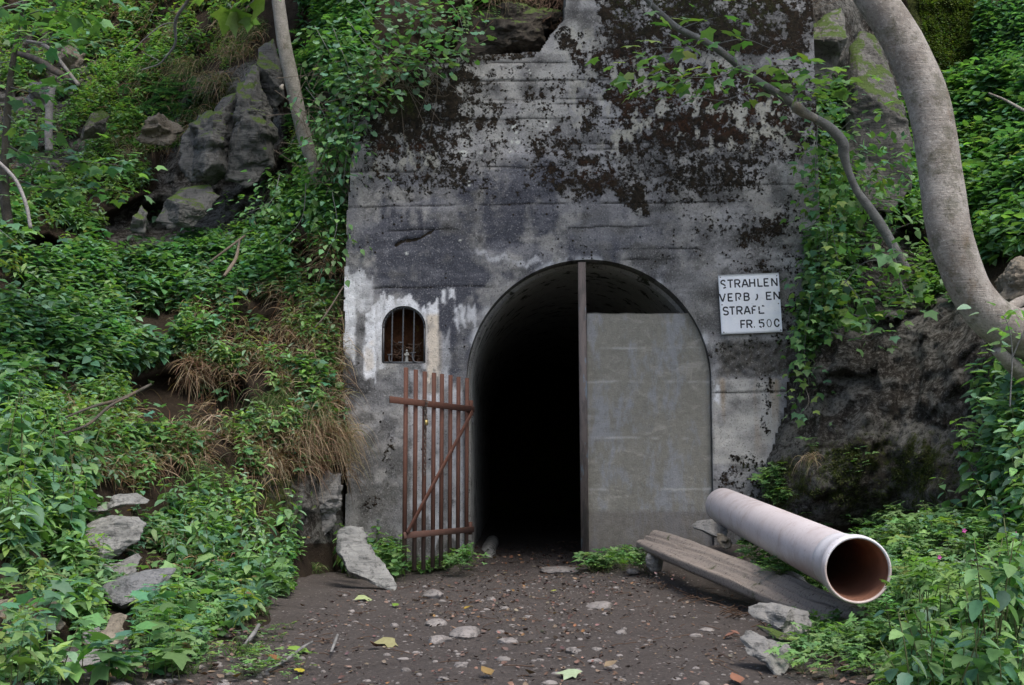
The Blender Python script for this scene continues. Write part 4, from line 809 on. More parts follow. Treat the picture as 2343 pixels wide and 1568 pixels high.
outline_rock('rock_slab', Zm([(1500,640),(1600,600),(1615,720),(1605,900),(1565,1180),(1450,1290),(1330,1260),(1250,1120),(1210,1000),(1290,880),(1420,740)]), 12.2, .9, ROCK_DARK, 'smooth dark grey rock slab left of the vertical crack in the upper left cliff', seed=3, rough=.085, lean=.25)
outline_rock('rock_slab', Zm([(1610,580),(1700,420),(1745,430),(1765,600),(1830,690),(1870,900),(1880,1160),(1700,1300),(1560,1230),(1600,900),(1630,720)]), 12.15, .8, ROCK_DARK, 'tall grey rock slab with a pointed top between the crack and the thin leaning trunk', seed=5, rough=.085, lean=.22)
outline_rock('rock_slab', Zm([(1750,330),(1850,250),(1920,480),(1940,700),(1880,760),(1800,690),(1765,580)]), 12.5, .7, ROCK_DARK, 'narrow dark rock under the hanging grass beside the thin leaning trunk', seed=6, lean=.2)
outline_rock('rock_slab', Zm([(1110,1400),(1210,1270),(1400,1240),(1480,1330),(1400,1480),(1330,1570),(1150,1590),(1080,1520)]), 11.9, .6, ROCK_DARK, 'light grey rock with a dark diagonal crack low in the shadowed cliff', seed=8, lean=.5)
outline_rock('rock', Zm([(890,1580),(950,1390),(1000,1450),(1000,1600)]), 11.6, .4, ROCK_DARK, 'small upright grey rock wedge at the edge of the dark hollow', seed=9, lean=.3, sub=4)
outline_rock('boulder', Zm([(430,340),(520,310),(580,340),(570,420),(540,480),(450,480),(410,420)]), 14.0, .6, ROCK_TAN, 'blocky tan boulder high in the upper left cliff', 'boulder', seed=11)
outline_rock('boulder', Zm([(170,690),(230,590),(330,560),(380,580),(360,640),(320,760),(240,740)]), 12.6, .6, ROCK_PALE, 'pale boulder behind the broken white tree stump', 'boulder', seed=12)
outline_rock('boulder', Zm([(930,960),(1010,800),(1110,780),(1190,820),(1250,900),(1170,1000),(1090,1010)]), 12.7, .6, ROCK_TAN, 'low tan rock under small herbs left of the dark slabs', 'boulder', seed=14, rough=.08)
outline_rock('boulder', Zm([(560,900),(680,740),(740,780),(680,900),(560,980)]), 12.4, .5, ROCK_MOSS, 'mossy sloping rock ledge in the middle of the left bank', 'boulder', seed=15)
# upper right columns of rock behind the curved trunk
Zr = lambda L_: [(1554.5 + u * .336, v * .336) for u, v in L_]
outline_rock('rock_pillar', Zr([(800,330),(880,180),(1000,70),(1120,20),(1140,150),(1120,300),(1060,450),(1000,640),(900,640),(800,560)]), 11.5, .8, rock_mat('pale_pillar_rock', (0.10, 0.10, 0.092), (0.19, 0.185, 0.17), (0.05, 0.05, 0.045), 0.28), 'pale leaning rock pillar at the top right edge of the concrete wall', seed=21, lean=.2)
outline_rock('rock_pillar', Zr([(1130,560),(1180,300),(1260,170),(1360,200),(1440,420),(1500,640),(1560,1000),(1540,1300),(1400,1500),(1200,1450),(1120,1100),(1110,800)]), 11.4, .8, rock_mat('pitted_pillar_rock', (0.075, 0.073, 0.068), (0.155, 0.15, 0.14), (0.05, 0.046, 0.04), 0.32, sc=1.5), 'pitted grey rock pillar just left of the thick curved trunk', seed=22, lean=.2)
outline_rock('boulder', [(2282,690),(2290,630),(2330,600),(2400,600),(2450,680),(2440,740),(2330,720)], 8.75, .7, ROCK_TAN, 'pale gnarled rock behind the foot of the curved trunk', 'boulder', seed=23, rough=.08)
outline_rock('rock', [(1035,125),(1050,60),(1090,20),(1150,5),(1220,10),(1275,30),(1262,80),(1235,118),(1150,128)], 11.35, .5, rock_mat('dark_earthy_rock', (0.030, 0.026, 0.021), (0.065, 0.055, 0.044), (0.015, 0.013, 0.011), 0.25, lich=.15), 'dark earthy rock in the hollow above the ledge of the concrete wall', seed=61, lean=.1, rough=.1)
# slab by the gate
outline_rock('stone_slab', [(763,1226),(778,1222),(815,1238),(845,1248),(868,1275),(895,1310),(912,1334),(906,1347),(870,1338),(840,1326),(800,1310),(786,1290),(765,1262)], 8.88, .30, ROCK_PALE, 'big pale angular stone slab lying left of the gate', 'stone', lean=.95, seed=31, rough=.05, k=.5)
outline_rock('stone', [(772,1212),(800,1204),(828,1206),(840,1225),(838,1250),(800,1252),(775,1240)], 9.35, .2, ROCK_PALE, 'rounded grey stone behind the big slab left of the gate', 'stone', lean=.4, seed=32, sub=4)
# left bank stones
Zl = lambda L_: [(u * .336, 1040.3 + v * .336) for u, v in L_]
outline_rock('stone', Zl([(630,370),(740,330),(760,280),(900,265),(1000,310),(990,335),(860,340),(740,385),(640,388)]), 7.75, .3, ROCK_PALE, 'flat pale stone topmost of the rocks in the left bank', 'stone', lean=1.6, seed=41, k=.5)
outline_rock('boulder', Zl([(545,500),(640,440),(760,410),(900,420),(975,470),(950,580),(860,650),(740,760),(640,700),(570,600)]), 7.45, .55, ROCK_PALE, 'large pale boulder half hidden by nettles in the left bank', 'boulder', lean=.9, seed=42)
outline_rock('stone', Zl([(570,820),(650,750),(780,740),(900,680),(960,700),(930,800),(830,850),(700,830),(580,850)]), 7.2, .4, ROCK, 'layered grey stone below the large pale boulder', 'stone', lean=.9, seed=43)
outline_rock('stone_slab', Zl([(690,900),(760,850),(900,805),(1060,785),(1170,780),(1150,850),(1100,930),(960,1000),(880,1035),(800,990),(720,950)]), 6.75, .3, rock_mat('blue_grey_slab', (0.13, 0.135, 0.14), (0.19, 0.195, 0.20), (0.10, 0.10, 0.11)), 'smooth dark grey slab tilted out of the left bank', 'stone', lean=1.1, seed=44, k=.5)
outline_rock('boulder', Zl([(-60,1020),(130,975),(300,1000),(430,1060),(470,1150),(380,1210),(200,1200),(60,1225),(-60,1210)]), 5.75, .5, ROCK_TAN, 'brownish layered boulder at the left edge of the photo', 'boulder', lean=.8, seed=45, rough=.09)
outline_rock('stone', Zl([(625,1215),(720,1190),(710,1110),(760,1095),(830,1110),(830,1180),(895,1235),(810,1285),(700,1250)]), 5.72, .1, ROCK_TAN, 'light brown jagged flat stone at the foot of the left bank', 'stone', lean=1.8, seed=46, k=.45)
outline_rock('stone', Zl([(540,1220),(640,1190),(700,1240),(700,1310),(600,1310)]), 5.68, .12, ROCK, 'small grey stone tucked behind the jagged light brown one', 'stone', lean=1.4, seed=47, sub=4)
outline_rock('stone', Zl([(370,1440),(430,1370),(560,1335),(690,1350),(680,1410),(560,1445),(420,1465)]), 5.22, .1, ROCK, 'flat grey stone bedded in the earth near the bottom left corner', 'stone', lean=2.2, seed=48, k=.5)
outline_rock('stone', Zl([(1300,80),(1340,20),(1410,40),(1420,100),(1350,110)]), 9.3, .15, ROCK_PALE, 'small light stone among herbs under the dry grass tuft', 'stone', seed=49, sub=4)
outline_rock('rock', [(712,1110),(745,1078),(778,1085),(782,1150),(760,1215),(730,1230),(712,1180)], 10.25, .4, ROCK, 'rough grey rock against the left foot of the concrete wall', seed=51, lean=.15, rough=.09)
outline_rock('rock', [(600,1090),(650,1070),(705,1090),(712,1170),(700,1235),(640,1235),(600,1180)], 10.0, .5, ROCK_MOSS, 'green mossy rock beneath the dry grass left of the wall', seed=52, lean=.25, rough=.08)
# path stones
for i_, (x, y, w, h, lb) in enumerate([(992,1366,62,24,'light stone bedded in the path right of the big pale slab'), (992,1430,56,20,'half buried stone with a dead leaf on it left of the path centre'), (1067,1455,78,26,'widest flat stone in the middle of the path'), (1003,1470,60,20,'low stone just left of the widest path stone'), (1162,1471,50,16,'flat triangular stone right of the widest path stone'), (1375,1390,68,18,'long flat stone in the path before the infill wall'), (1123,1374,28,13,'small pointed stone amid leaf litter before the opening'), (1055,1527,40,18,'oval stone near the bottom edge of the path'), (1310,1494,34,20,'squarish small stone right of the path centre'), (1208,1414,22,9,'tiny flat stone midway down the path'), (1285,1308,95,12,'worn flat stone at the threshold of the tunnel'), (1012,1556,30,10,'thin pale chip at the bottom edge of the path'), (1617,1444,36,10,'white chip of stone below the plank'), (1385,1408,18,10,'pebble below the long flat stone'), (1340,1452,22,9,'sliver of stone left of the leaf patch'), (1365,1488,30,8,'thin pale stone slice beside the squarish one'), (1366,1517,26,16,'round pebble near the bottom of the path'), (1155,1393,24,8,'flat chip above the triangular stone'), (900,1433,26,9,'grey flake of stone left of the path'), (1103,1519,20,10,'small white stone right of the oval one')]):
    ground_rock('path_stone', x, y, w, h * 1.3, ROCK_FLAT, lb, 'stone', seed=100 + i_, sub=4 if w > 30 else 3, d=w * (1.3 if w > 50 else .9), group='stones bedded in the path', sink=.42)
# stones around plank
ground_rock('stone', 1500, 1306, 46, 62, ROCK, 'grey stone propping up the far end of the plank', seed=131, sink=.1, rot=.3)
outline_rock('stone', [(1596,1192),(1628,1187),(1668,1212),(1660,1228),(1640,1232),(1600,1214),(1578,1208)], 9.5, .22, ROCK, 'flat dark stone under the far end of the pipe', 'stone', seed=132, lean=.9, sub=4)
outline_rock('stone', [(1642,1221),(1655,1223),(1674,1234),(1672,1252),(1656,1258),(1640,1240)], 9.1, .14, ROCK_TAN, 'small brown angular stone between the plank and the pipe', 'stone', seed=133, lean=.4, sub=4)
outline_rock('stone', [(1793,1310),(1808,1304),(1840,1320),(1848,1340),(1820,1345),(1795,1330)], 7.6, .18, ROCK, 'grey stone under the middle of the pipe', 'stone', seed=134, lean=.8, sub=4)
outline_rock('stone_slab', [(1712,1390),(1740,1383),(1790,1384),(1850,1400),(1858,1425),(1840,1450),(1800,1452),(1765,1432),(1722,1412)], 6.15, .3, ROCK, 'flat layered grey stone under the near end of the plank', 'stone', seed=135, lean=1.0, k=.5, rough=.07)
outline_rock('stone_slab', [(1732,1432),(1770,1440),(1812,1455),(1816,1468),(1780,1462),(1745,1446)], 5.95, .2, ROCK_MOSS, 'thin mossy stone wedged under the layered grey one', 'stone', seed=136, lean=1.0, k=.5)
outline_rock('stone_slab', [(1698,1462),(1716,1450),(1760,1462),(1808,1478),(1806,1510),(1790,1530),(1762,1540),(1742,1512),(1704,1496)], 5.5, .16, ROCK, 'jagged grey stone nearest the camera at the right of the path', 'stone', seed=137, lean=1.3, k=.5, rough=.07)
ground_rock('stone', 1900, 1440, 90, 60, ROCK_MOSS, 'dark mossy stone below the near tip of the plank', seed=138, sink=.3)

# ------------------------------------------------------------------ trees
def bark_mat(name, a, b, dark, sc=1.0, ringy=0.6, moss=0.0):
    m = Mat(name, 0.8, 0.25); n = m.noise(5 * sc, 6, 0.65); fine = m.noise(45 * sc, 5, 0.75); c = m.mix(m.ss(.3, .7, n), a, b)
    lent = m.noise(2.2, 6, 0.75, m.vec((1.5 * sc, 1.5 * sc, 14 * sc)), .8); c = m.mix(m.math('MULTIPLY', m.ss(0.58, 0.68, lent), ringy), c, dark); c = m.mix(m.math('MULTIPLY', m.ss(0.55, 0.68, fine), .6), c, tuple(min(x * 1.6, .6) for x in b)); c = m.mix(m.math('MULTIPLY', m.ss(0.46, 0.34, fine), .7), c, dark)
    if moss: c = m.mix(m.math('MULTIPLY', m.ss(.5, .62, m.noise(7, 6, .7)), moss), c, (0.045, 0.05, 0.018))
    m.col(c); c = m.mix(m.math('MULTIPLY', m.ss(.53, .63, m.noise(2.2, 7, .72, m.vec((2, 2, .6)))), .45), c, (0.16, 0.115, 0.075)); m.col(c); m.bump(m.math('ADD', m.math('MULTIPLY', lent, 1.2), fine), .7, .010); return m.m
BARK = bark_mat('smooth_grey_bark', (0.20, 0.178, 0.155), (0.34, 0.32, 0.29), (0.08, 0.062, 0.05), 1.0, .32, .45)
BARK_L = bark_mat('light_flaky_bark', (0.20, 0.19, 0.165), (0.32, 0.30, 0.27), (0.10, 0.085, 0.06), 2.0, .5, .35)
BARK_D = bark_mat('dark_bark', (0.055, 0.048, 0.04), (0.11, 0.10, 0.085), (0.03, 0.025, 0.02), 2.0, .3, .4)
BARK_W = bark_mat('bleached_dead_wood', (0.20, 0.19, 0.185), (0.34, 0.33, 0.32), (0.12, 0.1, 0.09), 2.0, .6)
BARK_B = bark_mat('branch_bark', (0.115, 0.118, 0.115), (0.20, 0.205, 0.20), (0.06, 0.055, 0.05), 3.0, .3)
def trunk_from(pts, n=90, seg=24, rough=.05, seed=1, nsc=6):
    P = np.array([[*at(x, y, D), r * D / F] for x, y, D, r in pts]); Q = spline(P, n); return tube(Q[:, :3], Q[:, 3], seg, True, rough, nsc, seed)
# leaf building -------------------------------------------------
def tmpl_serrate(nseg=7, w=.32, fold=.10, droop=.18, teeth=True):
    t = np.linspace(0, 1, nseg + 1); V = []; prof = np.sin(np.clip(t, 0, 1) ** .62 * pi) ** .9 * w
    for i, (a, b) in enumerate(zip(t, prof)):
        z = -droop * a * a; V.append((a, 0, z - fold * .4 * (b / w)))
    mid = len(V)
    for sgn_ in (1, -1):
        for i in range(1, nseg): 
            tt = t[i] + (.03 if teeth else 0); k = prof[i] * (1.0 if not teeth or i % 2 else .88); V.append((tt, sgn_ * k, -droop * t[i] ** 2 + fold * .6 * (prof[i] / w)))
    V = np.array(V); L_ = lambda i: mid + i - 1; R_ = lambda i: mid + nseg - 1 + i - 1; Q = []; Tt = [(0, 1, L_(1)), (0, R_(1), 1), (nseg - 1, nseg, L_(nseg - 1)), (nseg - 1, R_(nseg - 1), nseg)]
    for i in range(1, nseg - 1): Q += [(i, i + 1, L_(i + 1), L_(i)), (i, R_(i), R_(i + 1), i + 1)]
    return V, [np.array(Q), np.array(Tt)]
T_NEAR = tmpl_serrate(9, .33, .10, .22); T_MID = tmpl_serrate(4, .34, .10, .2, False); T_THIN = tmpl_serrate(4, .2, .06, .3, False)
T_FAR = (np.array([(0, 0, 0), (.5, .3, .05), (1, 0, -.15), (.5, -.3, .05), (.5, 0, 0.0)]), [np.array([(0, 4, 1), (4, 2, 1), (0, 3, 4), (3, 2, 4)])])
def tmpl_lobed(tips, notches, droop=.12, base=(0, 0)):
    V = [(0.28, 0, .03), (base[0], base[1], 0)]; 
    for i, (a, r) in enumerate(tips):
        V.append((r * cos(radians(a)), r * sin(radians(a)), -droop * r * r))
        if i < len(notches): V.append((notches[i][1] * cos(radians(notches[i][0])), notches[i][1] * sin(radians(notches[i][0])), .03))
    n = len(V); F_ = [(0, 1, 2)] + [(0, i, i + 1) for i in range(2, n - 1)] + [(0, n - 1, 1)]
    return np.array(V), [np.array(F_)]
T_MAPLE = tmpl_lobed([(-100, .42), (-62, .78), (0, 1.0), (62, .78), (100, .42)][0:5], [(-80, .40), (-32, .60), (32, .60), (80, .40)])
T_ROUND = tmpl_lobed([(-120, .3), (-75, .45), (-35, .62), (0, .72), (35, .62), (75, .45), (120, .3)], [(-98, .38), (-55, .52), (-17, .64), (17, .64), (55, .52), (98, .38)], .05)
T_TREF = tmpl_lobed([(-110, .5), (-85, .62), (-55, .5), (-25, .6), (0, .9), (25, .6), (55, .5), (85, .62), (110, .5)], [(-97, .45), (-68, .26), (-35, .3), (-12, .6), (12, .6), (35, .3), (68, .26), (97, .45)], .1)
def leaves(tmpl, P, Fd, Ud, S, C):
    """instances of a leaf template; returns verts, faces, colours"""
    tv, tf = tmpl; P = np.asarray(P, float); Fd = Fd / (np.linalg.norm(Fd, axis=1)[:, None] + 1e-9); Sd = np.cross(Ud, Fd); Sd /= np.linalg.norm(Sd, axis=1)[:, None] + 1e-9; Un = np.cross(Fd, Sd); n, k = len(P), len(tv)
    V = P[:, None] + S[:, None, None] * (tv[None, :, 0:1] * Fd[:, None] + tv[None, :, 1:2] * Sd[:, None] + tv[None, :, 2:3] * Un[:, None])
    off = (np.arange(n) * k)[:, None, None]; Fs = [(f[None] + off).reshape(-1, f.shape[1]) for f in tf]
    return V.reshape(-1, 3), Fs, np.repeat(C, k, 0)
G_BLUE = A3(0.100, 0.235, 0.150); G_MID = A3(0.098, 0.225, 0.100); G_LIGHT = A3(0.165, 0.330, 0.140); G_YEL = A3(0.25, 0.36, 0.10); G_DARK = A3(0.045, 0.12, 0.065); G_PALE = A3(0.21, 0.355, 0.235); G_BLUE, G_MID, G_LIGHT, G_YEL, G_DARK, G_PALE = [q * 1.08 for q in (G_BLUE * A3(1.02, .97, .90), G_MID * A3(1.08, .96, .82), G_LIGHT * A3(1.08, .96, .84), G_YEL * .85, G_DARK * .95, G_PALE * A3(.95, .92, .9))]
DRY = A3(0.34, 0.26, 0.17); DRYB = A3(0.15, 0.085, 0.05)
def pick(n, cols, wts, var=.22, rng=RNG):
    cols = np.array(cols); i = rng.choice(len(cols), n, p=np.array(wts) / sum(wts)); c = cols[i] * (1 + var * rng.normal(size=(n, 1))) * (1 + .07 * rng.normal(size=(n, 3))); return np.clip(c, .008, .7)
def nettle_leaves(rng, h, nodes, size, per=2, droop=.25, spread=1.0):
    """leaf transforms of one upright leafy herb around the origin"""
    P, Fd, Ud, S = [], [], [], []; bend = rng.normal(0, .12, 2)
    for i in range(nodes):
        t = (i + 1) / nodes; z = h * (0.25 + 0.75 * t); c = np.array((bend[0] * z * t, bend[1] * z * t, z)); a0 = i * pi / 2 + rng.normal(0, .25)
        s = size * (1.0 - .55 * max(t - .6, 0) / .4) * (0.75 + .3 * rng.random())
        for j in range(per):
            a = a0 + 2 * pi * j / per; el = -droop * (1.2 - t) - .30 + .45 * t ** 3 + rng.normal(0, .2); d = np.array((cos(a) * cos(el), sin(a) * cos(el), sin(el))); P.append(c + d * s * .18); Fd.append(d); Ud.append((rng.normal(0, .18), rng.normal(0, .18), 1)); S.append(s)
    return np.array(P), np.array(Fd), np.array(Ud), np.array(S), bend
def stems(P, top, r=.003, seg=3):
    """thin prisms from points P to tops"""
    P = np.asarray(P); top = np.asarray(top); n = len(P); m_ = (P + top) / 2 + RNG.normal(0, .01, P.shape); a = np.arange(seg) * 2 * pi / seg; off = np.stack([np.cos(a), np.sin(a), a * 0], -1) * r
    V = np.stack([P[:, None] + off, m_[:, None] + off * .8, top[:, None] + off * .4], 1).reshape(-1, 3); Q = []
    for L_ in range(2):
        for k in range(seg): Q.append((L_ * seg + k, L_ * seg + (k + 1) % seg, (L_ + 1) * seg + (k + 1) % seg, (L_ + 1) * seg + k))
    Q = np.array(Q); return V, (Q[None] + (np.arange(n) * 3 * seg)[:, None, None]).reshape(-1, 4)

# --- variants of individual herbs
class Kind:
    def __init__(s, name, n, build): s.name = name; s.v = []; [s.v.append(build(np.random.default_rng(500 + i * 7 + len(name)))) for i in range(n)]
def v_nettle(hr, nodes, size, tm, pal, wts, per=2, droop=.25):
    def b(rng):
        h = rng.uniform(*hr); P, Fd, Ud, S, bend = nettle_leaves(rng, h, int(rng.integers(nodes[0], nodes[1] + 1)), size * rng.uniform(.85, 1.15), per, droop)
        C = pick(len(P), pal, wts, .16, rng); C[-per * 2:] *= 1.18; V, Fs, Cc = leaves(tm, P, Fd, Ud, S, C)
        me = raw_mesh('foliage', V, Fs, {'Col': Cc}, False, (LEAF,)); zz = np.linspace(0, h, 5); sv, sf = tube(np.stack([bend[0] * zz * zz / h, bend[1] * zz * zz / h, zz], -1), np.linspace(.004, .002, 5), 5)
        return me, raw_mesh('stem', sv, sf, None, True, (STEM,))
    return b
K_NETTLE = Kind('nettle', 7, v_nettle((.30, .5), (5, 7), .105, T_NEAR, [G_MID, G_BLUE, G_LIGHT, G_PALE], [2, 3, 2, 1.5]))
K_TALL = Kind('tall', 4, v_nettle((.6, .8), (7, 9), .14, T_NEAR, [G_PALE, G_BLUE, G_LIGHT], [2, 2, 2], 2, .1))
K_BALSAM = Kind('herb', 6, v_nettle((.16, .28), (4, 6), .07, T_NEAR, [G_LIGHT, G_MID, G_YEL], [3, 2, .6], 3))
def v_cel(rng):
    n = rng.integers(9, 15); a = rng.random(n) * 2 * pi; r = .03 + .12 * rng.random(n); z = .05 + .13 * rng.random(n); P = np.stack([r * np.cos(a), r * np.sin(a), z], -1); Fd = np.stack([np.cos(a), np.sin(a), -.1 + .3 * rng.random(n)], -1)
    V, Fs, C = leaves(T_TREF, P, Fd, np.array((0, 0, 1)) + rng.normal(0, .2, (n, 3)), .06 + .035 * rng.random(n), pick(n, [G_LIGHT, G_YEL, G_MID], [4, 1, 2], .15, rng)); sv, sf = stems(np.zeros((n, 3)) + rng.normal(0, .01, (n, 3)) * (1, 1, 0), P, .0018)
    return raw_mesh('foliage', V, Fs, {'Col': C}, False, (LEAF,)), raw_mesh('stem', sv, sf, None, True, (STEM,))
K_CEL = Kind('celandine', 6, v_cel)
def place(kind, name, P, label, cat, group, s=(.8, 1.2), nrm=None, sink=.0):
    for p in P:
        fm, sm = kind.v[int(RNG.integers(len(kind.v)))]; o = bpy.data.objects.new(name, fm); COL.objects.link(o); k = RNG.uniform(*s); o.location = p - np.array((0, 0, sink)); o.scale = (k, k, k)
        o.rotation_euler = (RNG.normal(0, .1) + .1, RNG.normal(0, .1), RNG.random() * 6.28); tag(o, label, cat, group)
        c = bpy.data.objects.new('stem', sm); COL.objects.link(c); c.parent = o
BARE = [[(200,1120),(350,1125),(345,1180),(340,1260),(400,1290),(405,1350),(340,1440),(240,1430),(225,1340),(175,1330),(170,1230),(200,1190)], [(-20,1360),(150,1360),(175,1440),(160,1500),(-20,1490)], [(200,1400),(310,1400),(315,1520),(240,1560),(110,1580),(120,1480),(190,1480)], [(600,1080),(785,1075),(790,1240),(690,1250),(610,1200)], [(400,640),(560,640),(700,820),(640,860),(560,800),(430,760)], [(430,130),(640,120),(660,430),(600,560),(340,600),(250,560),(380,400),(420,300)]]
def rnd_in(poly, n, jit=None, w=True, noise=0, nth=0.0, seed=0):
    """n points of the surfaces seen inside a picture polygon"""
    poly = np.array(poly, float); lo = poly.min(0); hi = poly.max(0); X, Y = [], []; tot = 0
    while tot < n:
        x = RNG.uniform(lo[0], hi[0], 4 * n + 50); y = RNG.uniform(lo[1], hi[1], 4 * n + 50); k = inpoly(x, y, [tuple(q) for q in poly]); x, y = x[k], y[k]; p, _ = surf(x, y); D = p[:, 1] - CAM[1]
        if w: k = RNG.random(len(x)) < (D / D.max()) ** 2
        else: k = np.ones(len(x), bool)
        ii = np.clip(((x - PX0) / ST).astype(int), 0, NX - 1); jj = np.clip(((y - PY0) / ST).astype(int), 0, NY - 1)
        k &= ~((RM[ii, jj] > .5) & (RNG.random(len(x)) < .55))
        for pl in BARE: k &= ~(inpoly(x, y, pl) & (RNG.random(len(x)) < .8))
        k &= ~((HOLL[np.clip(((x - PX0) / ST).astype(int), 0, NX - 1), np.clip(((y - PY0) / ST).astype(int), 0, NY - 1)] > .12) & (RNG.random(len(x)) < .97))
        k &= (x > 800) | (y > 1380) | (fbm(p, 3.2, 3, 401) > -.05 + RNG.normal(0, .05, len(x)))
        if noise: k &= (fbm(p, noise, 3, 90 + seed) + RNG.normal(0, .12, len(x))) > nth
        X.append(x[k]); Y.append(y[k]); tot += k.sum()
        if not k.any(): break
    x = np.concatenate(X)[:n]; y = np.concatenate(Y)[:n]; return x, y
R_ = lambda x0, y0, x1, y1: [(x0, y0), (x1, y0), (x1, y1), (x0, y1)]
# --- bulk undergrowth: many herbs merged
def herbs(mb, sb, poly, n, h, size, tm, pal, wts, nodes=(3, 5), per=2, noise=0, nth=0, seed=0, lean=.25, droop=.2):
    if isinstance(poly, np.ndarray): p = poly; nr_ = np.zeros(p.shape) + (0, -.3, 1.0); n = len(p)
    else: x, y = rnd_in(poly, n, noise=noise, nth=nth, seed=seed); p, nr_ = surf(x, y); n = len(x)
    PP, FF, UU, SS, CC = [], [], [], [], []
    ax3 = np.array((0, 0, 1.0)) + nr_ * lean + RNG.normal(0, .12, (n, 3)); ax3 /= np.linalg.norm(ax3, axis=1)[:, None]; H = h * RNG.uniform(.6, 1.4, n); nd = RNG.integers(nodes[0], nodes[1] + 1, n); base = pick(n, pal, wts, .15)
    for i in range(nodes[1]):
        k = i < nd; t = (i + 1) / nd; a0 = i * pi / 2 + RNG.random(n) * .8 + np.arange(n) * 1.7
        for j in range(per):
            a = a0 + 2 * pi * j / per; el = -droop * (1 - t) - .22 + .35 * t * t + RNG.normal(0, .3, n); d = np.stack([np.cos(a) * np.cos(el), np.sin(a) * np.cos(el), np.sin(el)], -1); s = size * (1 - .4 * np.clip(t - .6, 0, 1)) * RNG.uniform(.65, 1.25, n)
            c = p + ax3 * (H * (.3 + .7 * t))[:, None]; PP.append((c + d * s[:, None] * .15)[k]); FF.append(d[k]); UU.append((np.array((0, 0, 1.0)) + nr_ * .35 + RNG.normal(0, .28, (n, 3)))[k]); SS.append(s[k]); CC.append((base * (1 + .12 * RNG.normal(size=(n, 1))))[k])
    v, f, c = leaves(tm, np.concatenate(PP), np.concatenate(FF), np.concatenate(UU), np.concatenate(SS), np.clip(np.concatenate(CC), .01, .6)); mb.add(v, f, c)
    if sb is not None: v, f = stems(p, p + ax3 * H[:, None], .0022); sb.add(v, f)
def world_pts(x0, x1, y0, y1, n): x = RNG.uniform(x0, x1, n); y = RNG.uniform(y0, y1, n); return np.stack([x, y, gz(x, y)], -1)
def blades(mb, base, dirs, L_, w, cols, droop=1.0, seg=5):
    """curved grass blades, base points and start directions"""
    n = len(base); d = dirs / np.linalg.norm(dirs, axis=1)[:, None]; t = np.linspace(0, 1, seg + 1); g = np.array((0, 0, -1.0))
    c = base[:, None] + L_[:, None, None] * (d[:, None] * (t - .25 * t * t)[None, :, None] + g * (droop * (t ** 2) * .75)[None, :, None]); tang = np.gradient(c, axis=1); s = np.cross(tang, RNG.normal(size=(n, 1, 3))); s /= np.linalg.norm(s, axis=2)[..., None] + 1e-9
    ww = (w * (1 - .85 * t))[None, :, None]; V = np.stack([c - s * ww, c + s * ww], 2).reshape(-1, 3); k = 2 * (seg + 1); Q = np.array([(2 * i, 2 * i + 1, 2 * i + 3, 2 * i + 2) for i in range(seg)])
    mb.add(V, (Q[None] + (np.arange(n) * k)[:, None, None]).reshape(-1, 4), np.repeat(cols, k, 0))
def tuft(px, py, n, L_, label, cols, wts, spread=.5, droop=1.0, out=.6, up=.6, w=.003, rad=.12, D=None, name='grass_tuft', dry_end=False):
    p, nr_ = surf(np.array([px], float), np.array([py], float)); 
    if D is not None: p = at(np.array([px], float), np.array([py], float), np.array([D]))
    b = p + RNG.normal(0, 1, (n, 3)) * rad * np.array((1, .5, .5)); d = nr_ * out + np.array((0, 0, up)) + RNG.normal(0, spread, (n, 3)); mb = MB(); blades(mb, b, d, L_ * RNG.uniform(.5, 1.25, n), w, pick(n, cols, wts, .2), droop)
    tag(mb.mk(name, GRASS, org=p[0]), label, 'grass tuft', 'grass tufts on the banks'); 
# ------------------------------------------------------------------ the trees themselves
ct = empty('curved_tree', at(2480, 800, 8.2)); tag(ct, 'thick smooth grey trunk curving up from the right edge beside the rock', 'tree')
v, f = trunk_from([(2620,960,8.4,66),(2480,830,8.2,62),(2400,782,8.05,59),(2330,762,7.95,54),(2270,728,7.88,50),(2224,672,7.84,47),(2197,610,7.82,48),(2170,526,7.8,50),(2152,403,7.8,49),(2137,302,7.8,48.5),(2118,218,7.8,49),(2083,134,7.8,48),(2045,62,7.8,46),(2003,0,7.8,44),(1950,-90,7.8,41),(1890,-230,7.8,36),(1850,-420,7.8,30),(1880,-620,8.0,22),(1960,-850,8.4,12)], 160, 40, .035, 3, 5)
mk('trunk', v, f, BARK, ct, smooth=True)
mbk = MB()
for pts in ([(2300,715,7.9,14),(2335,690,8.0,12),(2380,680,8.2,9),(2440,700,8.4,6)], [(2310,725,7.92,12),(2345,712,8.0,9),(2400,712,8.1,7)], [(2280,800,7.9,14),(2330,850,8.0,18),(2400,900,8.2,20),(2500,940,8.3,16)]):
    mbk.add(*trunk_from(pts, 30, 12, .12, 7, 12))
mbk.mk('root', BARK, ct, smooth=True)
cbr = MB()
for pts in ([(1870,-300,7.8,18),(1800,-420,7.5,12),(1700,-560,7.2,6)], [(1860,-380,7.8,20),(1930,-520,8.2,12),(2030,-700,8.6,6)]): cbr.add(*trunk_from(pts, 20, 10, .08, 5))
cbr.mk('limb', BARK, ct, smooth=True)
def crown(parent, c, r, n, size, pal, wts):
    """leaves spread in clumps through a crown"""
    c = np.asarray(c, float); cl = c + RNG.normal(0, .45, (26, 3)) * r; P = cl[RNG.integers(26, size=n)] + RNG.normal(0, .16, (n, 3)) * r; Fd = RNG.normal(size=(n, 3)) * (1, 1, .4); Ud = np.array((0, 0, 1.0)) + RNG.normal(0, .3, (n, 3)); v, f, cc = leaves(T_MAPLE, P, Fd, Ud, size * RNG.uniform(.6, 1.2, n), pick(n, pal, wts)); mb = MB(); mb.add(v, f, cc); return mb.mk('crown', LEAF, parent)
crown(ct, at(2000, -950, 8.6), np.array((1.9, 1.4, .6)), 4200, .13, [G_LIGHT, G_MID], [2, 1])  # crown out of view, widened to shade the upper right

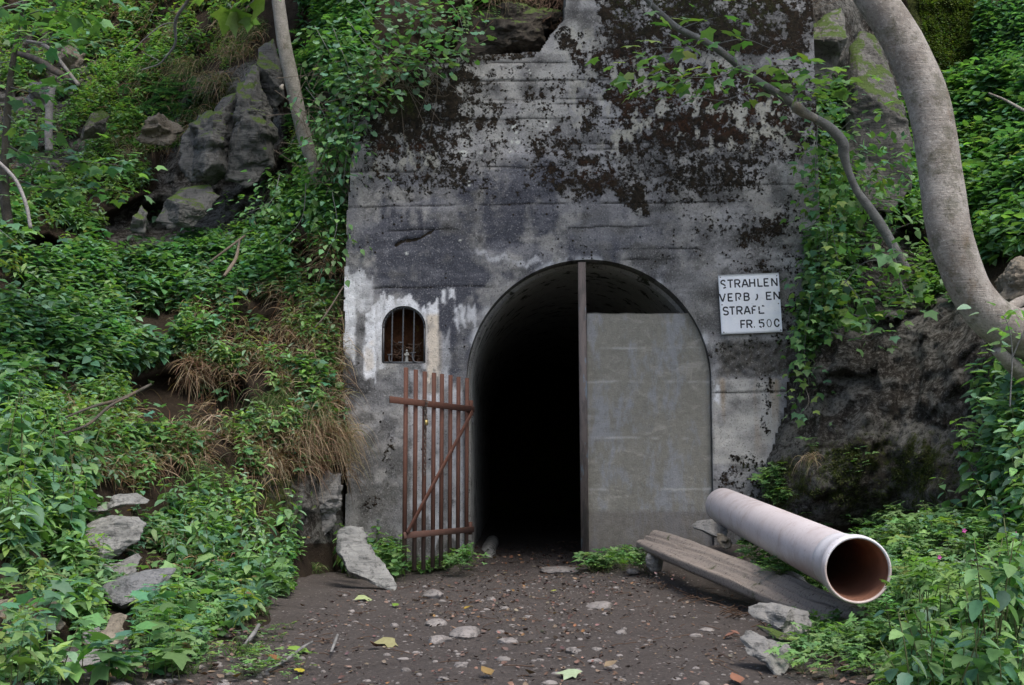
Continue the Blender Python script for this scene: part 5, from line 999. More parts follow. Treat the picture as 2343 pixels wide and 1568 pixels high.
lt = empty('leaning_tree', at(2060, 600, 10.0)); tag(lt, 'slender crooked tree bending up and left across the top right of the concrete wall', 'tree')
v, f = trunk_from([(2075,620,10.0,10.0),(2021,526,9.95,11.3),(1991,480,9.9,10.7),(1960,437,9.85,9.1),(1940,390,9.8,8.4),(1930,352,9.75,12.2),(1926,325,9.7,12.6),(1893,289,9.65,11.3),(1843,259,9.6,9.1),(1790,222,9.5,9.6),(1716,175,9.4,8.7),(1689,151,9.35,8.7),(1628,104,9.25,8.3),(1554,67,9.15,7.8),(1510,30,9.1,7.0),(1476,-5,9.05,6.5),(1440,-60,9.0,6.1),(1400,-160,8.9,4.3)], 150, 18, .07, 9, 14)
mk('trunk', v, f, BARK_B, lt, smooth=True)
v, f = trunk_from([(1865,272,9.62,9),(1838,258,9.55,12),(1822,246,9.5,13),(1815,240,9.48,9)], 14, 12, .1, 3, 15); mk('stub', v, f, BARK_L, lt, smooth=True)

st = empty('slim_tree', at(727, 405, 11.4)); tag(st, 'slim pale flaky trunk leaning left above the left corner of the concrete wall', 'tree')
v, f = trunk_from([(745,450,11.5,15),(725,395,11.45,16),(712,363,11.4,15.5),(693,302,11.35,17),(678,235,11.3,17),(664,168,11.25,17),(650,100,11.2,16.5),(636,0,11.15,15),(628,-80,11.1,14),(610,-260,11.0,11),(540,-560,10.8,8),(470,-850,10.6,5)], 80, 18, .06, 11, 10); mk('trunk', v, f, BARK_L, st, smooth=True)
v, f = trunk_from([(646,196,11.2,4),(643,202,11.1,5),(648,206,11.1,3)], 8, 8); mk('stub', v, f, BARK_L, st, smooth=True)
crown(st, at(420, -900, 10.6), np.array((2.4, 1.6, .7)), 5200, .14, [G_LIGHT, G_MID], [2, 1])  # unseen crown, enlarged to cast soft shade on the upper left cliff

v, f = trunk_from([(112,345,12.0,9),(111,300,11.95,9),(113,250,11.9,9),(117,208,11.85,8.5),(120,196,11.85,3)], 30, 12, .12, 5, 12); s_ = mk('dead_tree', v, f, BARK_W, smooth=True); tag(s_, 'broken bleached white dead trunk standing in the upper left bank', 'dead tree')
v, f = trunk_from([(20,520,8.6,12),(10,440,8.6,11),(12,350,8.6,9),(22,200,8.6,7.5),(38,90,8.6,6),(46,40,8.6,5),(80,-60,8.6,4)], 50, 10, .08, 3); sp_ = empty('sapling', at(20, 520, 8.6)); tag(sp_, 'dark thin sapling stem rising at the far left edge', 'tree'); mk('trunk', v, f, BARK_D, sp_, smooth=True)
v, f = tube(spline(at(*np.array([(-5,370),(18,392),(40,420),(60,470),(70,523)], float).T, 7.6), 30), .012, 7, rough=.1); tag(mk('fallen_branch', v, f, BARK_W, smooth=True), 'curved bare pale stick hanging down at the far left edge', 'branch')
mb = MB(); mb.add(*tube(spline(at(*np.array([(445,-40),(431,0),(402,46),(401,98),(382,128),(362,148),(322,161)], float).T, np.array([7.6,7.7,7.8,7.9,7.95,8,8.05])), 40), np.linspace(.014, .004, 40), 6)); mb.add(*tube(spline(at(*np.array([(401,52),(370,58),(330,90),(300,120)], float).T, 7.9), 12), .004, 5)); mb.add(*tube(spline(at(*np.array([(365,140),(345,130),(325,120)], float).T, 7.95), 8), .003, 5))
tag(mb.mk('bare_branch', BARK_B, smooth=True), 'thin forked bare branch hanging down from the top edge above the left bank', 'branch')
def logm(name, pts, mat, label, cat='branch', seg=10):
    v, f = trunk_from(pts, 30, seg, .12, int(pts[0][0]), 10); tag(mk(name, v, f, mat, smooth=True), label, cat)
logm('fallen_log', [(30,120,12.2,6),(80,135,12.0,8),(130,165,11.8,8),(180,192,11.6,6)], BARK_D, 'dark fallen log lying diagonally across the upper left cliff')
logm('fallen_log', [(60,95,12.3,4),(110,110,12.1,4.5),(180,195,11.5,4)], BARK_L, 'thin pale fallen stem beside the dark log in the upper left cliff')
logm('dead_branch', [(548,550,10.9,2.5),(540,590,10.7,4),(525,615,10.5,4.5),(512,632,10.4,3)], DRYSTICK, 'short thick dead branch sticking out of the middle left bank')
logm('dead_branch', [(480,600,10.9,2.5),(520,570,10.9,3),(560,540,11.0,3)], DRYSTICK, 'thin dead branch crossing the thicker one in the left bank')
logm('fallen_branch', [(150,955,7.8,2),(215,930,8.0,3.5),(280,912,8.4,4),(345,880,8.8,3)], BARK_D, 'dark fallen branch among the litter on the left bank')
logm('fallen_branch', [(120,1000,7.5,2),(200,972,7.7,3.5),(250,930,7.9,3),(300,905,8.1,2)], BARK_D, 'second dark fallen branch just below the first on the left bank')
logm('dead_stick', [(490,1182,9.0,3),(520,1187,9.0,4.5),(543,1182,9.0,5)], BARK_D, 'broken stick poking out of the bank left of the mossy rock')
logm('dead_stick', [(720,750,10.3,1.5),(745,720,10.3,1.8),(786,655,10.35,1.6)], DRYSTICK, 'straight dry stick leaning on the left edge of the concrete wall')
logm('tree_root', [(560,1475,5.9,3),(580,1450,6.1,5),(592,1430,6.4,4)], ROCK, 'mossy grey root stub in the path edge at lower left', 'root')
logm('tree_root', [(605,1537,5.22,2),(650,1513,5.45,3.5),(690,1483,5.75,3.5),(715,1468,5.9,2)], ROCK, 'long thin root surfacing on the path at lower left', 'root')
logm('tree_root', [(757,1492,5.7,2.5),(765,1472,5.87,3.5),(772,1453,6.03,3)], ROCK, 'short grey root stub beside the green leaf on the path', 'root')
logm('dead_branch', [(2262,214,11.2,2),(2300,230,10.9,3),(2350,258,10.6,4),(2420,290,10.2,4)], BARK_L, 'bare pale branch at the upper right edge')
# roots over the ledge, hanging down
mb = MB()
for k in range(340):
    x = RNG.uniform(1000, 1340); y0 = RNG.uniform(-30, 60) ; D = 11.35 + .25 * RNG.random(); L_ = RNG.uniform(12, 30) if RNG.random() < .75 else RNG.uniform(30, 85); dx = RNG.normal(0, 22)
    pts = np.array([(x, y0), (x + dx * .3 + RNG.normal(0, 4), y0 + L_ * .4), (x + dx * .7 + RNG.normal(0, 5), y0 + L_ * .75), (x + dx, y0 + L_)]); mb.add(*tube(spline(at(pts[:, 0], pts[:, 1], D - .2 * np.array((0, .5, .6, .5))), 8), np.linspace(.006, .002, 8) * RNG.uniform(.5, 1.5), 4, False))
tag(mb.mk('hanging_roots', TWIG), 'brown roots hanging over the dark hollow above the concrete wall', 'roots', kind='stuff')
mb = MB()
for k in range(260):
    if k < 110: x, y = RNG.uniform(690, 830), RNG.uniform(150, 420); D = 10.9
    elif k < 180: x, y = RNG.uniform(820, 1010), RNG.uniform(120, 230); D = 10.62
    else: x, y = RNG.uniform(1600, 1880), RNG.uniform(-40, 60); D = 11.0
    d = np.array((RNG.normal(0, 1), .2 * RNG.normal(), RNG.normal(-.4, .7))) * RNG.uniform(.06, .2); p = at(x, y, D); mb.add(*tube(spline([p - d, p + RNG.normal(0, .03, 3), p + d + (0, 0, -.03)], 7), .0025, 4, False))
tag(mb.mk('tangled_twigs', DRYSTICK), 'fine bare twigs tangled around the upper edges of the concrete wall', 'twigs', kind='stuff')

# ------------------------------------------------------------------ undergrowth (nobody could count it)
def stuff(name, label, cat, build, stem=True, mat=None):
    mb = MB(); sb = MB() if stem else None; build(mb, sb); o = mb.mk(name, mat or LEAF, org=tuple(np.concatenate(mb.v).mean(0))); tag(o, label, cat, kind='stuff')
    if stem and sb.n: sb.mk('stems', STEM, o)
    return o
LB = [G_BLUE, G_MID, G_DARK, G_PALE]
def b1(m, s):
    herbs(m, s, [(0,520),(120,560),(260,520),(420,560),(560,640),(640,700),(600,760),(420,830),(200,900),(0,960)], 1500, .24, .095, T_MID, LB, [4, 3, 1, 1.5], (3, 5), 2, 1.2, -.22, 1)
    mixed(m, s, [(0,520),(260,520),(560,640),(640,700),(420,830),(0,960)], 220)
    herbs(m, s, [(250,520),(380,520),(520,590),(640,640),(660,700),(480,720),(300,640)], 700, .2, .08, T_MID, [G_PALE, G_BLUE], [1.3, 2], (3, 5), 2)
def mixed(m, s, poly, n, sz=1.0):
    herbs(m, s, poly, n, .18, .10 * sz, T_MAPLE, [G_MID, G_LIGHT, G_BLUE], [2, 2, 2], (2, 3), 2, 1.0, -.1, 31); herbs(m, s, poly, n, .22, .09 * sz, T_THIN, [G_LIGHT, G_PALE, G_YEL], [2, 2, 1], (4, 6), 3, 1.3, .0, 32)
    herbs(m, s, poly, n, .10, .04 * sz, T_ROUND, [G_LIGHT, G_YEL, G_MID], [3, 1, 2], (3, 5), 3, 1.7, .0, 33); herbs(m, s, poly, n // 7, .15, .06 * sz, T_MID, [A3(.34, .30, .08), A3(.22, .15, .07), A3(.38, .40, .2)], [2, 2, 1], (1, 2), 1)
stuff('undergrowth', 'bluish green leafy undergrowth on the middle of the left bank', 'undergrowth', b1)
def b2(m, s):
    mixed(m, s, [(0,960),(450,860),(760,900),(770,1080),(400,1200),(0,1150)], 170, .8); mixed(m, s, [(420,700),(770,640),(775,880),(430,880)], 80, .8)
    herbs(m, s, [(0,960),(250,900),(450,860),(620,860),(760,900),(770,1080),(600,1180),(400,1180),(200,1120),(0,1150)], 800, .13, .07, T_MID, [G_MID, G_LIGHT, G_BLUE, G_YEL], [3, 2, 2, .4], (2, 4), 2, 1.6, .02, 2)
    herbs(m, s, [(420,700),(560,760),(770,700),(775,880),(600,880),(430,840)], 480, .12, .065, T_MID, [G_MID, G_BLUE, G_LIGHT], [3, 2, 2], (2, 4), 2, 1.6, .0, 3)
stuff('undergrowth', 'low mixed herbs among dry stalks on the lower left bank', 'undergrowth', b2)
def b3(m, s):
    mixed(m, s, [(620,440),(700,200),(790,100),(788,620),(760,740),(500,560)], 160, .8)
    herbs(m, s, [(620,440),(700,380),(790,400),(788,620),(760,740),(640,700),(540,600),(500,480)], 1300, .2, .08, T_MID, [G_MID, G_BLUE, G_LIGHT], [3, 3, 1.5], (3, 5), 2, 1.4, -.2, 4)
    herbs(m, s, [(690,0),(860,0),(830,200),(790,420),(720,380),(690,200)], 1100, .2, .075, T_MID, [G_MID, G_DARK, G_BLUE], [3, 2, 2], (3, 5), 2, 1.2, -.25, 5)
stuff('undergrowth', 'dense leafy undergrowth hugging the left edge of the concrete wall', 'undergrowth', b3)
def b4(m, s):
    mixed(m, s, [(0,0),(620,-30),(420,170),(330,470),(0,560)], 260, .8)
    herbs(m, s, [(0,100),(300,60),(420,200),(300,520),(0,560)], 600, .14, .06, T_MID, [G_LIGHT, G_MID, G_YEL], [3, 2, 1], (2, 4), 2, 1.4, .05, 36)
    herbs(m, s, [(0,0),(620,-30),(600,80),(420,170),(330,330),(330,470),(200,560),(0,560)], 1000, .16, .07, T_MID, [G_MID, G_LIGHT, G_YEL, G_DARK], [3, 3, 1.2, 1.5], (2, 4), 2, 1.1, .06, 6)
    herbs(m, s, [(120,60),(420,60),(560,120),(440,260),(260,330),(180,240)], 1000, .10, .04, T_FAR, [G_LIGHT, G_YEL, G_MID], [4, 1.5, 2], (3, 4), 3, 1.8, .04, 7)
    herbs(m, s, [(260,260),(420,250),(420,340),(300,360),(220,330)], 500, .07, .035, T_FAR, [G_LIGHT, G_YEL, G_MID], [4, 2, 2], (3, 4), 3)
stuff('undergrowth', 'bright small leaved herbs on the upper left cliff', 'undergrowth', b4)
def b5(m, s):
    herbs(m, s, [(1800,240),(1900,200),(1960,400),(1960,700),(1840,860),(1800,600)], 700, .16, .065, T_MID, [G_LIGHT, G_MID, G_BLUE], [3, 2, 2], (3, 5), 2, 1.5, -.15, 37)
    herbs(m, s, [(1950,560),(2180,560),(2240,700),(2100,720),(1960,700)], 160, .12, .07, T_MAPLE, [G_LIGHT, G_MID], [3, 2], (2, 3), 2, 1.5, -.05, 38)
    herbs(m, s, [(1860,330),(2110,330),(2120,560),(1900,560)], 330, .2, .08, T_MID, [G_LIGHT, G_MID, G_BLUE], [3, 2, 2], (3, 5), 2)
    mixed(m, s, [(2160,230),(2420,210),(2420,600),(2250,620)], 100)
    herbs(m, s, [(2230,880),(2420,860),(2420,1180),(2240,1150)], 160, .35, .10, T_MID, [G_BLUE, G_PALE, G_LIGHT], [2, 2, 2], (4, 6), 2)
    herbs(m, s, [(1860,240),(1960,220),(2110,300),(2120,560),(2040,560),(1940,520),(1880,420)], 650, .22, .095, T_MID, [G_LIGHT, G_MID, G_BLUE], [3, 2, 2], (3, 5), 2, 1.3, -.1, 8)
    herbs(m, s, [(2160,230),(2342,210),(2420,300),(2420,600),(2250,620),(2200,500)], 900, .3, .12, T_MID, [G_BLUE, G_MID, G_LIGHT], [3, 2, 1.5], (4, 6), 2, 1.0, -.15, 9)
    herbs(m, s, [(2240,40),(2342,20),(2420,20),(2420,260),(2260,230),(2230,120)], 500, .2, .08, T_MID, [G_BLUE, G_DARK, G_MID], [3, 1, 2], (4, 5), 2)
stuff('undergrowth', 'leafy undergrowth behind the curved trunk on the upper right slope', 'undergrowth', b5)
def b6(m, s):
    herbs(m, s, [(1850,1200),(2000,1180),(2200,1180),(2342,1150),(2420,1250),(2420,1620),(2020,1620),(1930,1500),(1960,1420),(2060,1380),(2060,1250),(1950,1240)], 520, .11, .075, T_TREF, [G_LIGHT, G_MID, G_YEL], [4, 2, .7], (3, 4), 2, 1.8, -.25, 10)
    herbs(m, s, world_pts(1.98, 3.8, -4.6, -1.3, 520), 520, .12, .08, T_TREF, [G_LIGHT, G_MID, G_PALE], [4, 2, 2], (3, 4), 2)
    herbs(m, s, [(1660,1230),(1740,1260),(1880,1340),(1900,1370),(1830,1350),(1700,1280)], 120, .06, .05, T_TREF, [G_LIGHT, G_MID], [3, 2], (2, 3), 2)
    herbs(m, s, [(1730,1100),(1780,1080),(1810,1150),(1770,1160)], 60, .1, .05, T_TREF, [G_LIGHT, G_MID], [3, 2], (2, 3), 2)
    herbs(m, s, [(1760,1450),(1820,1440),(1900,1450),(1960,1500),(1900,1530),(1790,1490)], 90, .10, .055, T_TREF, [G_LIGHT, G_MID], [3, 2], (2, 4), 2)
stuff('ground_cover', 'light green lobed ground cover around the pipe and right foreground', 'ground cover', b6)
def b7(m, s):
    mixed(m, s, [(0,1150),(250,1120),(600,1160),(720,1290),(640,1390),(420,1560),(0,1600)], 140, .9)
    herbs(m, s, [(0,1150),(250,1120),(600,1160),(720,1290),(640,1390),(520,1450),(420,1560),(0,1600)], 420, .09, .06, T_ROUND, [G_MID, G_LIGHT, G_BLUE], [3, 2, 2], (2, 3), 2, 2.2, -.02, 11); herbs(m, s, [(0,1150),(250,1120),(600,1160),(720,1290),(640,1390),(520,1450),(420,1560),(0,1600)], 520, .10, .06, T_TREF, [G_MID, G_LIGHT, G_BLUE], [3, 3, 2], (2, 4), 2, 2.0, .0, 12)
    herbs(m, s, [(700,1290),(760,1290),(925,1294),(940,1325),(900,1335),(760,1320)], 150, .22, .065, T_ROUND, [G_MID, G_LIGHT, G_BLUE], [3, 2, 1], (3, 4), 2)
    herbs(m, s, [(860,1240),(1070,1255),(1080,1290),(1020,1310),(900,1322)], 320, .09, .06, T_TREF, [G_LIGHT, G_MID], [3, 2], (2, 3), 2)
    herbs(m, s, [(1345,1290),(1400,1240),(1490,1210),(1500,1290),(1420,1300),(1360,1312)], 190, .10, .07, T_TREF, [G_MID, G_LIGHT], [3, 2], (2, 4), 2)
stuff('ground_cover', 'low green ground cover along the left bank foot and the gate', 'ground cover', b7)
# moss cushions on the upper right slope: tiny upright leaves
def b8(m, s):
    herbs(m, s, [(2090,-20),(2250,-20),(2270,230),(2180,240),(2120,120)], 3500, .03, .028, T_FAR, [G_YEL * .55, A3(.05, .075, .015), G_MID * .7], [3, 3, 1], (2, 2), 3)
stuff('moss', 'yellowish green moss cushions on the slope behind the curved trunk', 'moss', b8, False)
def b9(m, s):
    old, BARE[:] = list(BARE), []; R0 = RM.copy(); RM[:] = 0
    herbs(m, s, [(1760,1060),(1850,1040),(2000,1010),(2230,1000),(2240,1190),(2000,1200),(1745,1200)], 2200, .012, .018, T_FAR, [A3(.065, .085, .02), A3(.045, .062, .018), A3(.09, .11, .035)], [3, 3, 1], (2, 2), 3, 3.4, .10, 51); RM[:] = R0; BARE[:] = old
stuff('moss', 'dark green moss on the foot of the rock face behind the pipe', 'moss', b9, False)
# dry stalks and litter on the left bank
def dry(m, poly, n, L_, w=.0034, seed=0, up=.3, dr=.6, cols=(DRY, DRYB), wt=(2, 2)):
    x, y = rnd_in(poly, n, noise=1.3, nth=-.1, seed=seed); p, nr_ = surf(x, y); d = nr_ * .3 + RNG.normal(0, .7, (len(x), 3)) + np.array((0, 0, up)); blades(m, p + nr_ * .07, d, L_ * RNG.uniform(.4, 1.3, len(x)), w, pick(len(x), list(cols), list(wt), .2), dr)
mb = MB(); dry(mb, [(420,640),(780,560),(780,860),(560,900),(430,760)], 2600, .32, seed=20); dry(mb, [(120,960),(420,880),(780,900),(780,1120),(560,1200),(200,1100)], 3600, .28, seed=21); dry(mb, [(480,520),(600,500),(640,640),(500,640)], 260, .3, seed=22); dry(mb, [(0,-20),(620,-20),(600,200),(200,420),(0,420)], 2200, .24, seed=27); dry(mb, [(420,830),(560,840),(600,960),(450,980)], 500, .25, seed=28); dry(mb, [(200,240),(560,100),(560,300),(300,420)], 600, .22, seed=24); dry(mb, [(400,640),(790,600),(790,1080),(420,1100)], 2600, .26, w=.0036, seed=40, up=.5, dr=.45, cols=(DRY, A3(.42, .35, .25), DRYB), wt=(3, 2, 2)); dry(mb, [(100,900),(420,940),(520,1040),(300,1160),(100,1100)], 900, .24, w=.0036, seed=43, up=.5, dr=.4, cols=(DRY, A3(.42, .35, .25), DRYB), wt=(3, 2, 2)); dry(mb, [(640,560),(790,560),(790,720),(660,720)], 500, .4, w=.0036, seed=41, up=.7, dr=.5); dry(mb, [(0,1300),(500,1200),(560,1420),(0,1560)], 400, .2, seed=25)
tag(mb.mk('dry_stalks', GRASS), 'pale dry stalks lying over the left bank', 'dry grass', kind='stuff')

# grass tufts, each its own thing
GR = [A3(.07, .13, .035), DRY, A3(.12, .17, .06)]
for a in [(545,65,420,.42,'long drooping brown green grass tuft at the top beside the slim trunk',(1,3,1)), (548,128,300,.36,'drooping dry grass tuft just below the topmost one',(1,4,.6)), (590,75,260,.4,'grass tuft hanging right against the slim pale trunk',(2,2,1)), (345,175,320,.4,'grass tuft left of the dark fern clump on the upper cliff',(2,2,2)), (440,160,420,.4,'broad grass tuft above the dark fern clump',(2,2,2)), (495,190,300,.36,'dry grass tuft above the mossy crest of the dark slabs',(1,3,1)), (463,268,200,.28,'small tuft on the left shoulder of the dark slabs',(2,2,1)), (440,305,240,.26,'lower tuft hanging at the left foot of the dark slabs',(1,3,1)), (250,330,260,.32,'pale grass tuft in the middle of the left cliff',(2,2,1)), (310,355,260,.26,'brown grass tuft on the ledge over the dark hollow',(1,3,1)), (420,70,200,.26,'wispy grass tuft high on the left cliff',(2,2,2)),
          (640,930,420,.42,'big fresh green grass tuft on the bank left of the concrete wall',(5,1,3)), (700,950,520,.36,'broad dry brown grass tuft touching the left edge of the wall',(.5,4,.5)), (760,990,520,.34,'dense brown dry grass overhanging the rock at the wall corner',(.3,5,.3)), (590,1075,260,.34,'brown hanging root-like tuft beside the mossy rock',(.1,4,.1)), (740,700,260,.5,'tall dry stalk tuft beside the upper left edge of the wall',(.3,4,.3)), (430,1080,240,.34,'dark green broad bladed tuft in the lower left bank',(5,.4,1)), (1150,-15,160,.2,'dry grass tuft over the ledge at the top of the wall',(.6,4,.4)), (1210,0,120,.16,'second dry grass tuft over the ledge at the top of the wall',(.6,4,.4)), (715,1300,90,.14,'small grass tuft at the path edge left of the big slab',(5,1,2)), (555,1500,70,.2,'thin grass tuft growing on the path at lower left',(5,.4,2)), (590,1405,60,.12,'short grass tuft at the edge of the bare path',(5,1,2)), (1862,1050,80,.2,'wispy dry tuft on the mossy rock face at right',(.4,4,.4)), (420,1540,60,.16,'sparse grass tuft near the bottom of the left bank',(5,.4,2))]:
    tuft(a[0], a[1], a[2], a[3], a[4], GR, a[5], out=.5, up=.45, droop=1.1 if a[1] < 1100 else .7, rad=.10 if a[2] > 100 else .03, w=.0032 if a[1] < 600 else .0026)

# dark fern clump
def fern(px, py, n, size, label, rad=.3, cols=(G_DARK, G_BLUE * .8), name='fern_clump', D=None):
    x = px + RNG.normal(0, 1, n) * rad * 260; y = py + RNG.normal(0, .6, n) * rad * 200; p, nr_ = surf(x, y); mb = MB(); PP, FF, UU, SS = [], [], [], []
    for i in range(n):
        d = nr_[i] * .6 + np.array((RNG.normal(0, .7), 0, RNG.uniform(-.5, .3))); d /= np.linalg.norm(d); s = np.cross(d, (0, 0, 1)); s /= np.linalg.norm(s); u = np.cross(s, d); L_ = size * RNG.uniform(.7, 1.3)
        for t in np.linspace(.15, 1, 9):
            c = p[i] + d * L_ * t + np.array((0, 0, -.35 * L_ * t * t))
            for sg in (-1, 1): PP.append(c); FF.append(s * sg + d * .35); UU.append(u); SS.append(L_ * .38 * (1.05 - t * .8))
    v, f, c = leaves(T_FAR, np.array(PP), np.array(FF), np.array(UU), np.array(SS), pick(len(PP), list(cols), [1] * len(cols), .2)); mb.add(v, f, c); tag(mb.mk(name, LEAF), label, 'fern')
fern(395, 215, 90, .22, 'dark green fern clump under the broad grass tuft on the left cliff', .16)
fern(385, 262, 50, .18, 'lower dark fern clump on the left cliff face', .16)
fern(730, 120, 40, .3, 'fern fronds in shade right of the slim pale trunk', .12, (G_MID, G_DARK))
fern(1090, 15, 26, .2, 'small bright fern hanging from the roots above the wall', .08, (G_LIGHT, G_MID))

# leafy sprays on branches
def spray(mb, tb, pts, D, n, size, tm, pal, wts, rad=.14, flat=.35, tw=.003):
    P = spline(at(*np.array(pts, float).T, np.linspace(D[0], D[1], len(pts))), 40); 
    if tb is not None: tb.add(*tube(P, np.linspace(tw * 1.6, tw * .5, 40), 5, False))
    i = np.clip((RNG.random(n) ** .8 * 40).astype(int), 0, 39); T = np.gradient(P, axis=0)[i]; T /= np.linalg.norm(T, axis=1)[:, None]; off = RNG.normal(0, 1, (n, 3)) * rad * np.array((1, 1, flat)); c = P[i] + off; Fd = off / (np.linalg.norm(off, axis=1)[:, None] + 1e-6) + T * .5 + np.array((0, -.15, -.25)); v, f, cc = leaves(tm, c, Fd, np.array((0, -.15, 1.0)) + RNG.normal(0, .3, (n, 3)), size * RNG.uniform(.6, 1.25, n), pick(n, pal, wts, .2)); mb.add(v, f, cc)
def bush(name, label, cat, sprays, size, tm, pal, wts, parent=None, **kw):
    mb, tb = MB(), MB()
    for pts, D, n in sprays: spray(mb, tb, pts, D, n, size, tm, pal, wts, **kw)
    if parent is not None: mb.mk(name, LEAF, parent); tb.mk('twig', BARK_B, parent); return
    o = mb.mk(name, LEAF); tag(o, label, cat); tb.mk('twig', BARK_B, o); return o
bush('crown', None, None, [([(1628,104),(1600,160),(1540,195),(1460,190)], (9.25,8.8), 28), ([(1690,151),(1640,175),(1560,175),(1440,150)], (9.3,8.6), 37), ([(1628,104),(1700,90),(1760,110)], (9.2,8.9), 9), ([(1554,67),(1600,50),(1640,40)], (9.1,8.7), 8), ([(1716,175),(1780,150),(1860,165),(1930,190)], (9.4,9.0), 28), ([(1790,222),(1840,200),(1900,190)], (9.5,9.1), 18), ([(1600,90),(1580,110),(1500,110),(1430,140)], (9.2,8.8), 21), ([(1716,175),(1700,210),(1650,230),(1570,215)], (9.3,8.9), 16), ([(1476,-5),(1490,10),(1470,40)], (9,8.8), 4), ([(1440,-60),(1300,-120),(1200,-160)], (8.9,8.3), 37), ([(1400,-160),(1500,-250),(1600,-300)], (8.9,8.3), 37)], .105, T_MAPLE, [G_LIGHT, G_MID, G_YEL], [3, 2, 1.5], lt, rad=.13, flat=.3)
bush('crown', None, None, [([(46,40),(120,20),(200,40)], (8.6,8.0), 60), ([(38,90),(100,100),(190,90)], (8.6,8.0), 60), ([(30,140),(-30,150),(-80,160)], (8.6,8.2), 30), ([(22,200),(80,210),(150,190)], (8.6,8), 40), ([(15,260),(60,300),(120,290)], (8.6,8.1), 30), ([(12,330),(80,360),(200,370),(280,380)], (8.6,8.6), 60), ([(12,400),(100,430),(200,430),(300,440)], (8.6,8.8), 70), ([(10,440),(-20,500),(40,560)], (8.6,8.0), 40), ([(60,0),(0,20),(-60,40)], (8.6,8), 50), ([(80,-60),(160,-40),(240,-10)], (8.6,8), 60)], .085, T_MAPLE, [G_MID, G_BLUE, G_LIGHT], [2, 2, 2], sp_, rad=.13, flat=.25)
bush('maple_branch', 'bright green lobed leaves hanging into the top edge left of the slim trunk', 'branch', [([(620,-60),(590,-10),(560,20)], (6.2,6.2), 9), ([(560,-50),(540,-10),(520,15)], (6.2,6.2), 7)], .12, T_MAPLE, [G_YEL, G_LIGHT], [2, 1], rad=.07, flat=.5)
bush('overhanging_shrub', 'leafy shrub overhanging the upper left corner of the concrete wall', 'shrub', [([(800,-20),(880,60),(960,110),(1000,130)], (11.0,10.35), 130), ([(790,40),(850,120),(900,180)], (10.9,10.4), 120), ([(900,-20),(980,50),(1070,105)], (10.9,10.35), 120), ([(760,60),(800,160),(840,220)], (10.9,10.5), 110), ([(860,-40),(940,10),(1010,40)], (11,10.5), 110), ([(980,-40),(1040,20),(1060,70)], (11,10.5), 60), ([(720,60),(760,130),(800,180)], (11,10.6), 100), ([(800,120),(850,190),(845,250)], (10.8,10.45), 130), ([(850,100),(930,150),(990,150)], (10.8,10.4), 130), ([(800,200),(810,280),(800,340)], (10.75,10.5), 90)], .07, T_ROUND, [G_PALE, G_BLUE, G_MID], [1.5, 2, 2.5], rad=.14, flat=.7)
bush('leafy_shrub', 'leafy shrub covering the upper left side edge of the wall', 'shrub', [([(790,230),(760,300),(730,380)], (10.9,10.6), 110), ([(800,250),(795,330),(785,420)], (10.8,10.65), 70), ([(700,200),(740,260),(760,330)], (11,10.7), 90), ([(640,400),(620,460),(560,490)], (11.2,10.8), 100), ([(700,420),(690,500),(640,560)], (11,10.6), 110), ([(760,440),(770,520),(740,600)], (10.8,10.5), 100)], .065, T_MID, [G_MID, G_BLUE, G_LIGHT], [3, 2, 1.5], rad=.12, flat=.8)
bush('ivy_climber', 'green climber trailing down the right edge of the concrete wall', 'climber', [([(1870,280),(1865,400),(1875,520),(1872,640)], (10.4,10.45), 190), ([(1900,380),(1895,500),(1885,620),(1875,760)], (10.3,10.3), 200), ([(1870,560),(1856,680),(1840,800),(1850,880)], (10.5,10.35), 130), ([(1900,500),(1920,620),(1940,700)], (10.25,10.15), 90), ([(1870,330),(1950,380),(2010,430)], (10.3,10.1), 100), ([(1840,880),(1850,920),(1830,950)], (10.35,10.2), 26), ([(1820,250),(1880,230),(1960,260)], (10.3,9.9), 70), ([(1930,650),(1980,600),(2060,600),(2120,620)], (10.0,9.6), 60), ([(1950,720),(2010,730),(2080,700)], (9.9,9.7), 40)], .065, T_MAPLE, [G_MID, G_LIGHT, G_BLUE, G_YEL], [3, 2, 2, .8], rad=.10, flat=1.0)
bush('leafy_shrub', 'leafy shrub between the slender crooked tree and the thick curved trunk', 'shrub', [([(1870,430),(1900,330),(1950,270)], (10.6,10.5), 90), ([(1960,480),(2000,400),(2060,340)], (10.7,10.5), 110), ([(2080,500),(2060,430),(2100,380)], (10.6,10.4), 90), ([(1900,520),(1960,460),(2040,470)], (10.6,10.3), 90), ([(1980,560),(2060,520),(2120,500)], (10.4,10.2), 70)], .085, T_MID, [G_LIGHT, G_MID, G_BLUE], [3, 2, 2], rad=.13, flat=.8)
bush('climber_sprig', 'single broad leaves hanging before the dark rock right of the sign', 'climber', [([(1930,640),(1970,690),(2000,760)], (9.9,9.7), 16), ([(2040,560),(2060,640),(2090,700)], (9.7,9.5), 18), ([(1900,760),(1980,780),(2010,760)], (9.9,9.7), 14)], .11, T_MAPLE, [G_MID, G_LIGHT], [2, 1], rad=.09, flat=.8)
bush('nettle_sprig', 'pale leafy sprig in front of the foot of the curved trunk', 'plant', [([(2310,930),(2315,800),(2300,730),(2280,720)], (6.6,6.6), 22), ([(2315,820),(2342,760),(2370,740)], (6.6,6.5), 16)], .075, T_NEAR, [G_LIGHT, G_PALE], [2, 1], rad=.09, flat=.3)

